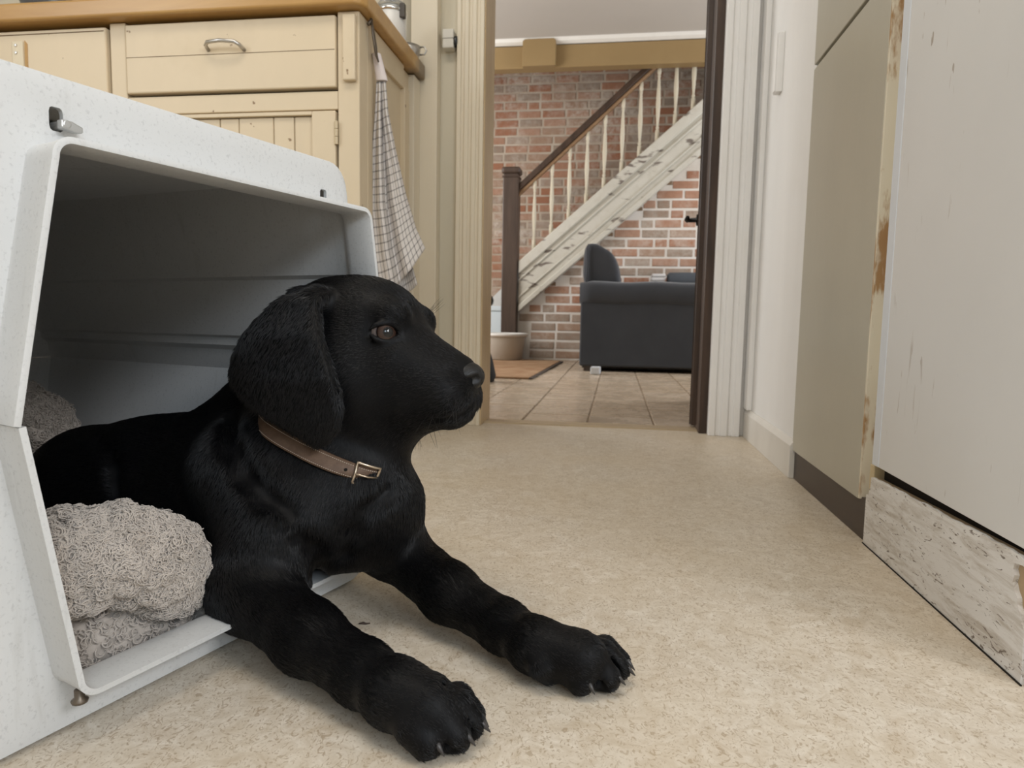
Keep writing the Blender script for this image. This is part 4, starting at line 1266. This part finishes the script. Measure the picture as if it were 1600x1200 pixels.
# --- far front leg
FS = W_(578, 800, .695)
FE = Z_(612, 852, .060)
F1, F2, F3 = Z_(700, 925, .041), Z_(785, 977, .031), Z_(836, 1008, .029)
P_(Cone(W_(545, 770, .70), FS, .055, .050, down), .03)
P_(Cone(FS, FE, .050, .033, down), .03)
P_(Cone(FE, F1, .033, .0275), .02)
P_(Cone(F1, F2, .0275, .0225), .015)
P_(Cone(F2, F3, .0225, .0225), .012)
# --- paws: four toes each
claws = []
grooves = []
def paw(w, toes, back):
    """w wrist point, toes list of (knuckle, tip, r)"""
    for (k1, t1_, r1), (k2, t2_, r2) in zip(toes, toes[1:]):
        grooves.append(((k1+k2)/2-(t1_+t2_-k1-k2)*.15+np.array([0, 0, (r1+r2)*.46]), (t1_+t2_)/2+(t1_+t2_-k1-k2)*.42+np.array([0, 0, (r1+r2)*.10])))
    for kn, tip, r in toes:
        P_(Cone(w, kn, .019, r*.95), .006)
        P_(Cone(kn, tip, r, r*.82), .0015)
def _sh(L, dx, dy, k): return [(Z_(a[0]+dx, a[1]+dy, a[2]*k), Z_(b[0]+dx, b[1]+dy, b[2]*k), r*k) for a, b, r in L]
near_toes = _sh([((655, 1140, .022), (674, 1166, .0135), .0165), ((690, 1124, .027), (716, 1155, .0145), .0180),
             ((714, 1113, .026), (739, 1138, .0145), .0170), ((722, 1100, .021), (745, 1124, .0125), .0140)], -8, -7, .95)
far_toes = _sh([((898, 1044, .021), (914, 1066, .0135), .0165), ((928, 1034, .027), (952, 1059, .0145), .0180),
            ((946, 1026, .025), (969, 1046, .0145), .0165), ((952, 1016, .020), (974, 1034, .0125), .0135)], -7, -2, .93)
P_(Cone(N3, Z_(664, 1102, .029), .0245, .0245), .012)
P_(Cone(F3, Z_(906, 1028, .027), .0225, .0240), .012)
paw(Z_(657, 1104, .026), near_toes, N3)
paw(Z_(899, 1026, .024), far_toes, F3)
P_(Cone(Z_(845, 1040, .022), Z_(856, 1056, .010), .012, .008), .006)                       # dewclaw pad
# --- near ear: a thick soft flap lying over the cheek; outline in the head's side view
EAR = [(459, 460), (500, 449), (520, 458), (508, 480), (508, 525), (521, 570), (531, 605), (536, 640), (532, 668), (522, 688), (506, 703), (490, 697), (474, 684), (450, 668), (424, 655), (392, 634), (368, 613), (356, 596), (354, 580), (362, 550), (382, 523), (410, 494), (436, 472)]
def ear_lat(py): return np.interp(py, [450, 480, 530, 590, 650, 705], [.052, .072, .088, .092, .088, .080])
class Ear:
    def __init__(self, side):
        self.side = side
        pts = []
        for x, y in EAR:
            lat = float(ear_lat(y))
            d = AXW + AXR*(x-800)/F_PX - AXU*(y-600)/F_PX
            t = ((H0+HS_*lat-CAM)@HS_)/(d@HS_)
            q = CAM+d*t-H0
            pts.append((q@HF, q@HU))
        self.poly = np.array(pts)
        zs = self.poly[:, 1]
        self.zref = zs
        self.flow = -HU*1.0-HF*.35
    def bounds(self):
        c = []
        for f, u in self.poly:
            for l in (.0, .12): c.append(H0+HF*f+HU*u+HS_*l*self.side)
        c = np.array(c); return c.min(0)-.01, c.max(0)+.01
    def dist(self, X, Y, Z):
        q = np.stack(np.broadcast_arrays(X-H0[0], Y-H0[1], Z-H0[2]), -1)
        f = q@HF; u = q@HU; l = (q@HS_)*self.side
        d = np.full(f.shape, 1e9); s = np.ones(f.shape)
        P = self.poly; n = len(P)
        for i in range(n):
            a = P[i]; b = P[i-1]
            e = b-a; wx = f-a[0]; wy = u-a[1]
            t = np.clip((wx*e[0]+wy*e[1])/(e@e), 0, 1)
            d = np.minimum(d, (wx-e[0]*t)**2+(wy-e[1]*t)**2)
            c1 = u >= a[1]; c2 = u < b[1]; c3 = e[0]*wy > e[1]*wx
            s = np.where((c1 & c2 & c3) | (~c1 & ~c2 & ~c3), -s, s)
        d2 = s*np.sqrt(d)
        # height along the ear -> how far it stands off the head, cupped towards its edge
        uu = (np.array([((atp-H0)@HU) for atp in [hp(540, 450), hp(540, 480), hp(540, 530), hp(540, 590), hp(540, 650), hp(540, 705)]]))
        lat = np.interp(u, uu[::-1], [.080, .088, .092, .088, .074, .052])
        lat = lat-.010*np.clip((-f-.055)/.05, 0, 1.6)**1.3-.012*np.clip((u-.03)/.04, 0, 1)*0
        lat = lat+.0035*np.sin((f+.06)*38)*np.clip(-u/.05+.6, 0, 1)
        th = .0058
        dl = np.abs(l-lat)-th
        w = np.maximum(d2+.0055, -.02); dl2 = dl
        out = np.sqrt(np.clip(w, 0, None)**2+np.clip(dl2, 0, None)**2)+np.minimum(np.maximum(w, dl2), 0)-.0025
        return out*.85
ear_n = Ear(1); ear_f = Ear(-1)
H_ = .0026
F = Field((-.80, .40, -.01), (.06, .92, .50), H_)
for p, k in prims: F.put(p, k)
# eye hollows
EYE = []
for s in (1, -1):
    # the ball sits in the side of the face between forehead and muzzle
    d = AXW + AXR*((598 if s > 0 else 655)-800)/F_PX - AXU*(522-600)/F_PX
    c = hp(608, 522, 0); lat = .0375
    c = hp(608+0, 522, s*lat)
    EYE.append(c)
# shift so that the near eye is seen where the photograph has it
def lat_px(px, py, lat):
    d = AXW + AXR*(px-800)/F_PX - AXU*(py-600)/F_PX
    t = ((H0+HS_*lat-CAM)@HS_)/(d@HS_)
    return CAM+d*t
e_near = lat_px(600, 521, .0400)
q = e_near-H0
EYE = [e_near, H0+HF*(q@HF)+HU*(q@HU)-HS_*(q@HS_)]
ER = .0128
for s, e in zip((1, -1), EYE):
    out = HF*.62+HS_*s*.78
    F.put(Ell(e+out*.010, (.0128, .0100, .012), np.array([HF*.78-HS_*s*.62, HU, out])), .006, 'sub')
    F.put(Cone(e+HF*.013+HS_*s*.004-HU*.004, e+HF*.021-HU*.009+HS_*s*.002, .0025, .001), .004, 'sub')
    # lids: upper and lower roll
    ax1 = HF*.78-HS_*s*.62
    up_ = [e+out*.0085+ax1*a*.0148+HU*(.0088*math.sqrt(max(0, 1-(a*.92)**2))+.0005) for a in np.linspace(-1, 1, 7)]
    lo_ = [e+out*.0085+ax1*a*.0148-HU*(.0086*math.sqrt(max(0, 1-(a*.92)**2))-.0005) for a in np.linspace(-1, 1, 7)]
    for ch in (up_, lo_):
        for a, b in zip(ch, ch[1:]): F.put(Cone(a, b, .0024, .0024), .004)
# mouth line
ml = [lat_px(742, 628, .006), lat_px(730, 645, .018), lat_px(706, 655, .028), lat_px(680, 661, .034), lat_px(655, 660, .040)]
for mirror in (1, -1):
    pts = ml if mirror == 1 else [p-2*HS_*((p-H0)@HS_) for p in ml]
    for a, b in zip(pts, pts[1:]): F.put(Cone(a, b, .0030, .0030), .005, 'sub')
def sample_field(P, arr=None):
    arr = FIELD_NO_EARS if arr is None else arr
    q = (np.asarray(P)-F.lo)/F.h; i = np.floor(q).astype(int); f_ = q-i
    i = np.clip(i, 0, F.n-2); out = 0
    for a in (0, 1):
        for b in (0, 1):
            for c in (0, 1):
                w = (f_[0] if a else 1-f_[0])*(f_[1] if b else 1-f_[1])*(f_[2] if c else 1-f_[2])
                out += w*arr[i[0]+a, i[1]+b, i[2]+c]
    return out
def coat_hit(px, py, arr=None):
    """first point of the coat (without ears) on the line of sight through (px, py)"""
    d = AXW + AXR*(px-800)/F_PX - AXU*(py-600)/F_PX; d /= np.linalg.norm(d)
    t = .40
    while t < .95 and sample_field(CAM+d*t, arr) > 0: t += .0012
    return CAM+d*t
for a, b in grooves: F.put(Cone(a, b, .0036, .0032), .006, 'sub')
# folds of loose skin: behind the ear, down the middle of the chest, along the thigh
_base = F.d.copy()
for path, r_, k_ in (([(362, 648), (366, 690), (384, 735), (418, 772), (452, 795)], .0045, .016), ([(606, 765), (578, 792), (556, 830), (540, 868), (512, 892)], .0035, .014),
                     ([(150, 690), (172, 705), (180, 735), (184, 772)], .0040, .014), ([(470, 840), (492, 862), (500, 890), (484, 916)], .0045, .016)):
    hits = [coat_hit(x, y, _base) for x, y in path]
    for a, b in zip(hits, hits[1:]): F.put(Cone(a, b, r_, r_), k_, 'sub')
FIELD_NO_EARS = F.d.copy()
# ears joined only where they grow out of the head
F.put(ear_n, .007); F.put(ear_f, .007)
F.put(Cone(lat_px(470, 470, .045), lat_px(500, 468, .052), .014, .012), .012)
# flat soles: nothing below the floor
zz = F.ax[2]
F.d = np.maximum(F.d, (.0012-zz)[None, None, :].astype(np.float32))
F.d[:, :, 0] = .05
dv, df = F.mesh()
dv = relax(dv, df, 2, .5)
M_COAT = Mat('black_coat', (.003, .003, .0035), .5, .14)
M_COAT.bump(M_COAT.noise(420, 2, .6, M_COAT.pos((1, 1, .3))), .25, .001)
M_COAT = M_COAT.m
D0 = np.array([float(CH[0]), float(CH[1]), 0.0])
dog = empty('dog', tuple(D0)); tag(dog, 'black Labrador puppy lying half out of the crate, looking to the right', 'dog')
body = field_mesh('body', dv, df, M_COAT, dog, D0)
# --- eyes
_m = Mat('dog_eye', (.05, .02, .01), .06, .4)
_tc = _m.N('ShaderNodeTexCoord'); _l = _m.N('ShaderNodeVectorMath', operation='LENGTH')
_mp = _m.N('ShaderNodeMapping'); _mp.inputs['Scale'].default_value = (1, 1, 0)
_m.L(_tc.outputs['Object'], _mp.inputs['Vector']); _m.L(_mp.outputs['Vector'], _l.inputs[0])
_s3 = _m.N('ShaderNodeSeparateXYZ'); _m.L(_tc.outputs['Object'], _s3.inputs[0])
_r = _m.math('DIVIDE', _l.outputs['Value'], ER)
_r = _m.math('ADD', _r, _m.math('MULTIPLY', _m.math('LESS_THAN', _s3.outputs[2], 0.0), 2.0))
_m.color(_m.ramp(_r, [(0, (.004, .004, .004)), (.36, (.006, .005, .004)), (.46, (.040, .022, .016)), (.72, (.034, .018, .013)), (.80, (.006, .004, .004)), (.88, (.24, .20, .19))]))
M_EYE = _m.m
for s, e in zip((1, -1), EYE):
    look = HF*.73+HS_*s*.68+HU*.05; look /= np.linalg.norm(look)
    o = MB().lathe([(ER*math.sin(a), -ER*math.cos(a)) for a in np.linspace(0.0001, math.pi-.0001, 18)], n=28).build('eye', M_EYE, dog, smooth=True)
    o.location = tuple(e-D0); o.rotation_euler = Vector(look).to_track_quat('Z', 'Y').to_euler()
# --- nose pad with nostrils
FN = Field(hp(735, 590)-.045, hp(735, 590)+.045, .0011)
nc = hp(729, 584)
nA = rotA(HA, math.radians(10))
FN.put(Ell(nc, (.0185, .0130, .0180), nA), .004)
FN.put(Ell(nc+HF*.006-HU*.006, (.0105, .0095, .0115), nA), .006)
for s in (1, -1):
    FN.put(Ell(nc-HF*.001-HU*.003+HS_*s*.0125, (.0100, .0088, .0075), nA), .005)
for s in (1, -1):
    a = nc+HF*.0150-HU*.0055+HS_*s*.0100; b = nc+HF*.0070-HU*.0085+HS_*s*.0175; c_ = nc-HF*.008-HU*.003+HS_*s*.0215
    FN.put(Cone(a, b, .0042, .0034), .003, 'sub'); FN.put(Cone(b, c_, .0024, .0010), .002, 'sub')
FN.put(Cone(nc+HF*.0165+HU*.002, nc+HF*.0150-HU*.016, .0008, .0010), .002, 'sub')
nv, nf = FN.mesh(); nv = relax(nv, nf, 2)
_m = Mat('wet_nose_leather', (.008, .0078, .008), .42, .35); _m.bump(_m.voro(900), .25, .001); M_NOSE = _m.m
field_mesh('nose', nv, nf, M_NOSE, dog, D0)
# --- claws
M_CLAW = plain('dark_claw', (.045, .041, .040), .35, .4, var=.15)
def claw(base, tip, r=.0033):
    base, tip = np.asarray(base), np.asarray(tip)
    mid = (base+tip)/2+np.array([0, 0, .0025])
    MB().tube([base-D0, mid-D0, tip-D0], [r, r*.8, r*.12], 10).build('claw', M_CLAW, dog, smooth=True)
for (k_, t_, r) in near_toes+far_toes:
    d_ = t_-k_; d_[2] = 0; d_ /= np.linalg.norm(d_)
    b_ = t_+d_*r*.62+np.array([0, 0, r*.18])
    claw(b_-d_*.005, b_+d_*.0078+np.array([0, 0, -.0070]))
claw(Z_(852, 1052, .014), Z_(857, 1061, .004), .003)
# --- fur: short strands laid along the body
all_pr = [p for p, _ in prims]+[ear_n, ear_f]
rng = np.random.default_rng(5)
fc = dv[df].mean(1)
wgt = np.ones(len(df))
depth_ = (fc-CAM)@AXW
fnm = np.cross(dv[df[:, 2]]-dv[df[:, 0]], dv[df[:, 3]]-dv[df[:, 1]]); fnm /= np.linalg.norm(fnm, axis=1)[:, None]+1e-12
facing = -(fnm*((fc-CAM)/np.linalg.norm(fc-CAM, axis=1)[:, None])).sum(1)
wgt *= np.where(facing > -.35, 1.0, .25)
wgt[fc[:, 2] < .004] = 0
for e in EYE: wgt[np.linalg.norm(fc-e, axis=1) < .0180] = 0
wgt[np.linalg.norm(fc-nc, axis=1) < .020] = 0
for a, b in zip(ml, ml[1:]):
    for t in (0, .25, .5, .75): wgt[np.linalg.norm(fc-(a+(b-a)*t), axis=1) < .0045] = 0
NF = 220000
p, nn, pick = scatter(dv, df, NF, rng, wgt)
fl = np.zeros((NF, 3)); 
for pr in all_pr:
    lo, hi = pr.bounds()
    m = ((p > lo-.02) & (p < hi+.02)).all(1)
    if not m.any(): continue
    q = p[m]
    dd_ = pr.dist(q[:, 0], q[:, 1], q[:, 2]) if not isinstance(pr, Ear) else pr.dist(q[:, 0], q[:, 1], q[:, 2])
    f_ = pr.flow/np.linalg.norm(pr.flow)
    fl[m] += np.exp(-np.clip(dd_, 0, None)/.006)[:, None]*f_
fl += 1e-6*down
fl /= np.linalg.norm(fl, axis=1)[:, None]+1e-9
fl += .6*(np.stack([vnoise(p, 34, s) for s in (1, 2, 3)], 1)-.5)+rng.normal(size=(NF, 3))*.10
t1 = fl-nn*(fl*nn).sum(1)[:, None]; t1 /= np.linalg.norm(t1, axis=1)[:, None]+1e-9
# length by region: short on face, ears and paws, longer on neck and chest
dh = np.linalg.norm(p-hp(640, 570), axis=1)
Ln = np.interp(dh, [.03, .09, .14, .22], [.004, .0062, .010, .015])
near_toe = np.min(np.stack([np.linalg.norm(p-(k_+t_)/2, axis=1) for k_, t_, _r2 in near_toes+far_toes]), 0)
Ln = np.where(p[:, 2] < .07, np.minimum(Ln, .008), Ln)
Ln = np.minimum(Ln, np.interp(near_toe, [.02, .10], [.0042, .009]))
is_ear = np.abs(ear_n.dist(p[:, 0], p[:, 1], p[:, 2])) < .004
Ln = np.where(is_ear, np.minimum(Ln, .0075), Ln)
Ln = Ln*(.7+.6*rng.random(NF))
lift = .16+.12*rng.random(NF)
m = 4
pts = np.zeros((NF, m, 3))
for j in range(m):
    u_ = j/(m-1)
    pts[:, j] = p-nn*.0006+t1*(Ln*u_)[:, None]+nn*(Ln*lift*(u_-.35*u_*u_))[:, None]
pts[:, :, 2] = np.maximum(pts[:, :, 2], .0008)
M_FUR = Mat('black_fur', (.0035, .0035, .0042), .36, .34)
M_FUR = M_FUR.m
strands('fur', pts, np.array([.00025, .00023, .00018, .00006])[None, :], M_FUR, body, D0)
# whiskers on lip and brow
rw = np.random.default_rng(9); wp_ = []
for k in range(16):
    b_ = lat_px(690+rw.uniform(-22, 28), 622+rw.uniform(-8, 22), .036)
    dr_ = HF*rw.uniform(-.3, .8)-HU*rw.uniform(.2, .9)+HS_*rw.uniform(.4, 1.0); dr_ /= np.linalg.norm(dr_)
    L_ = rw.uniform(.018, .038)
    wp_.append([b_+dr_*L_*u-HU*.006*u*u for u in np.linspace(0, 1, 5)])
for k in range(7):
    b_ = lat_px(668+rw.uniform(-6, 4), 490+rw.uniform(-6, 10), -.03)
    dr_ = HF*rw.uniform(.4, .9)+HU*rw.uniform(.3, .9); dr_ /= np.linalg.norm(dr_)
    wp_.append([b_+dr_*.025*u for u in np.linspace(0, 1, 5)])
for k in range(10):
    b_ = lat_px(645+rw.uniform(-20, 45), 676+rw.uniform(-4, 2), .0)
    dr_ = HF*rw.uniform(-.2, .5)-HU*rw.uniform(.6, 1.0); dr_ /= np.linalg.norm(dr_)
    wp_.append([b_+dr_*.018*u for u in np.linspace(0, 1, 5)])
strands('whiskers', np.array(wp_), np.array([.00018, .00017, .00014, .0001, .00004])[None, :], M_FUR, body, D0)
# ------------------------------------------------------------------ leather collar
KA, KC = hp(614, 736, 0), hp(442, 640, 0)          # throat and nape, in the head's middle plane
kn_ = np.cross(KA-KC, HS_); kn_ /= np.linalg.norm(kn_)
if kn_@HU < 0: kn_ = -kn_
kc = (KA+KC)/2
e1 = KA-kc; e1 -= kn_*(e1@kn_); e1 /= np.linalg.norm(e1); e2 = np.cross(kn_, e1)
if e2@HS_ < 0: e2 = -e2
def neck_r(ang, off):
    d = e1*math.cos(ang)+e2*math.sin(ang); c = kc+kn_*off
    r = .03
    while r < .082 and sample_field(c+d*r) < 0: r += .0015
    return r
NA = 120
CW = .0068
rr = np.array([[neck_r(2*math.pi*k/NA, o) for o in (-CW, 0, CW)] for k in range(NA)])
for _ in range(6): rr = (np.roll(rr, 1, 0)+rr*2+np.roll(rr, -1, 0))/4
rr += .0006
def col_pt(k, o, h_):
    """k around (float), o across -1..1, h height above the coat"""
    a = 2*math.pi*k/NA; k0 = int(math.floor(k)) % NA; k1 = (k0+1) % NA; t = k-math.floor(k)
    col = (o+1)
    def at_(kk): return rr[kk, 1]+(rr[kk, 2]-rr[kk, 1])*max(o, 0)+(rr[kk, 0]-rr[kk, 1])*max(-o, 0)
    r = at_(k0)*(1-t)+at_(k1)*t
    return kc+kn_*(o*CW)+(e1*math.cos(a)+e2*math.sin(a))*(r+h_)
_m = Mat('brown_leather', (.2, .12, .08), .55, .35)
_f = _m.noise(60, 5, .65)
_m.color(_m.mix(_m.ramp(_f, [(.3, 0), (.7, 1)]), (.085, .050, .031), (.155, .098, .065))); _m.bump(_m.noise(500, 3, .6), .3, .001)
M_LEATHER = _m.m
KO = np.array([float(kc[0]), float(kc[1]), float(kc[2])])
collar = empty('dog_collar', tuple(KO)); tag(collar, 'brown leather collar with pale stitching and a metal buckle around the puppy neck', 'collar')
vs = []; fs = []
sec = [(-1, .0), (-1, .0028), (-.6, .0034), (0, .0036), (.6, .0034), (1, .0028), (1, 0), (0, 0)]
for k in range(NA):
    vs += [col_pt(k, o, h_)-KO for o, h_ in sec]
n = len(sec)
fs = [(k*n+i, k*n+(i+1) % n, ((k+1) % NA)*n+(i+1) % n, ((k+1) % NA)*n+i) for k in range(NA) for i in range(n)]
strap = MB().add(vs, fs).build('strap', M_LEATHER, collar, smooth=True)
# stitches along both edges
stt = MB()
for k in range(0, NA*2):
    for o in (-.74, .74):
        a = col_pt(k/2, o, .0034); b = col_pt(k/2+.28, o, .0034)
        stt.tube([a-KO, (a+b)/2-KO, b-KO], [.00028, .00042, .00028], 5)
tag(stt.build('stitching', plain('pale_thread', (.52, .44, .36), .8, .2), strap), kind='stuff')
# angle of a spot on the strap seen near a pixel
def spot(px, py):
    best = None
    for k in np.linspace(0, NA/2, 400):
        p_ = col_pt(k, 0, .003)-CAM
        x = 800+F_PX*(p_@AXR)/(p_@AXW); y = 600-F_PX*(p_@AXU)/(p_@AXW)
        if p_@AXW > 0 and (best is None or (x-px)**2+(y-py)**2 < best[0]): best = ((x-px)**2+(y-py)**2, k)
    return best[1]
kb = spot(572, 738)
M_BUCKLE = plain('antique_brass', (.46, .38, .29), .28, .5, .9, var=.15)
W2 = 1.45; half = 2.6
corn = [(kb-half, -W2), (kb-half, W2), (kb+half, W2), (kb+half, -W2)]
pts = []
for i in range(4):
    a, b = corn[i], corn[(i+1) % 4]
    for t in np.linspace(0, 1, 6)[:-1]:
        pts.append((a[0]+(b[0]-a[0])*t, a[1]+(b[1]-a[1])*t))
def edge_pt(k, o, h_):
    oo = max(-1, min(1, o)); p_ = col_pt(k, oo, h_)
    return p_+kn_*CW*(o-oo)
loop = [edge_pt(k, o, .0050)-KO for k, o in pts]
loop.append(loop[0])
bk = MB().tube(loop, .0016, 8).build('buckle', M_BUCKLE, collar, smooth=True)
MB().tube([edge_pt(kb-half, 0, .0062)-KO, edge_pt(kb, .0, .0075)-KO, edge_pt(kb+half, 0, .0068)-KO], .0011, 8).build('prong', M_BUCKLE, bk, smooth=True)
kh = spot(541, 731)
pk = col_pt(kh, 0, .0033); nd = pk-kc; nd /= np.linalg.norm(nd)
MB().lathe([(0, 0), (.0017, 0), (.0017, .0007), (0, .0007)], tuple(pk-KO), 10, tuple(nd)).build('strap_hole', M_GAP, strap)

# dark crumb on the floor and a few specks
cp_ = atz(570, 976)
mb = MB()
o_ = np.array([cp_[0], cp_[1], 0])
mb.tube([o_+np.array([-.006, -.001, .0012]), o_+np.array([-.002, .0006, .0014]), o_+np.array([.001, .0, .0012]), o_+np.array([.005, .0022, .0010])], [.0006, .0014, .0010, .0005], 8)
tag(mb.build('crumb', plain('dark_brown_crumb', (.06, .04, .03), .8), smooth=True), 'dark brown crumb on the floor between the front legs', 'crumb')
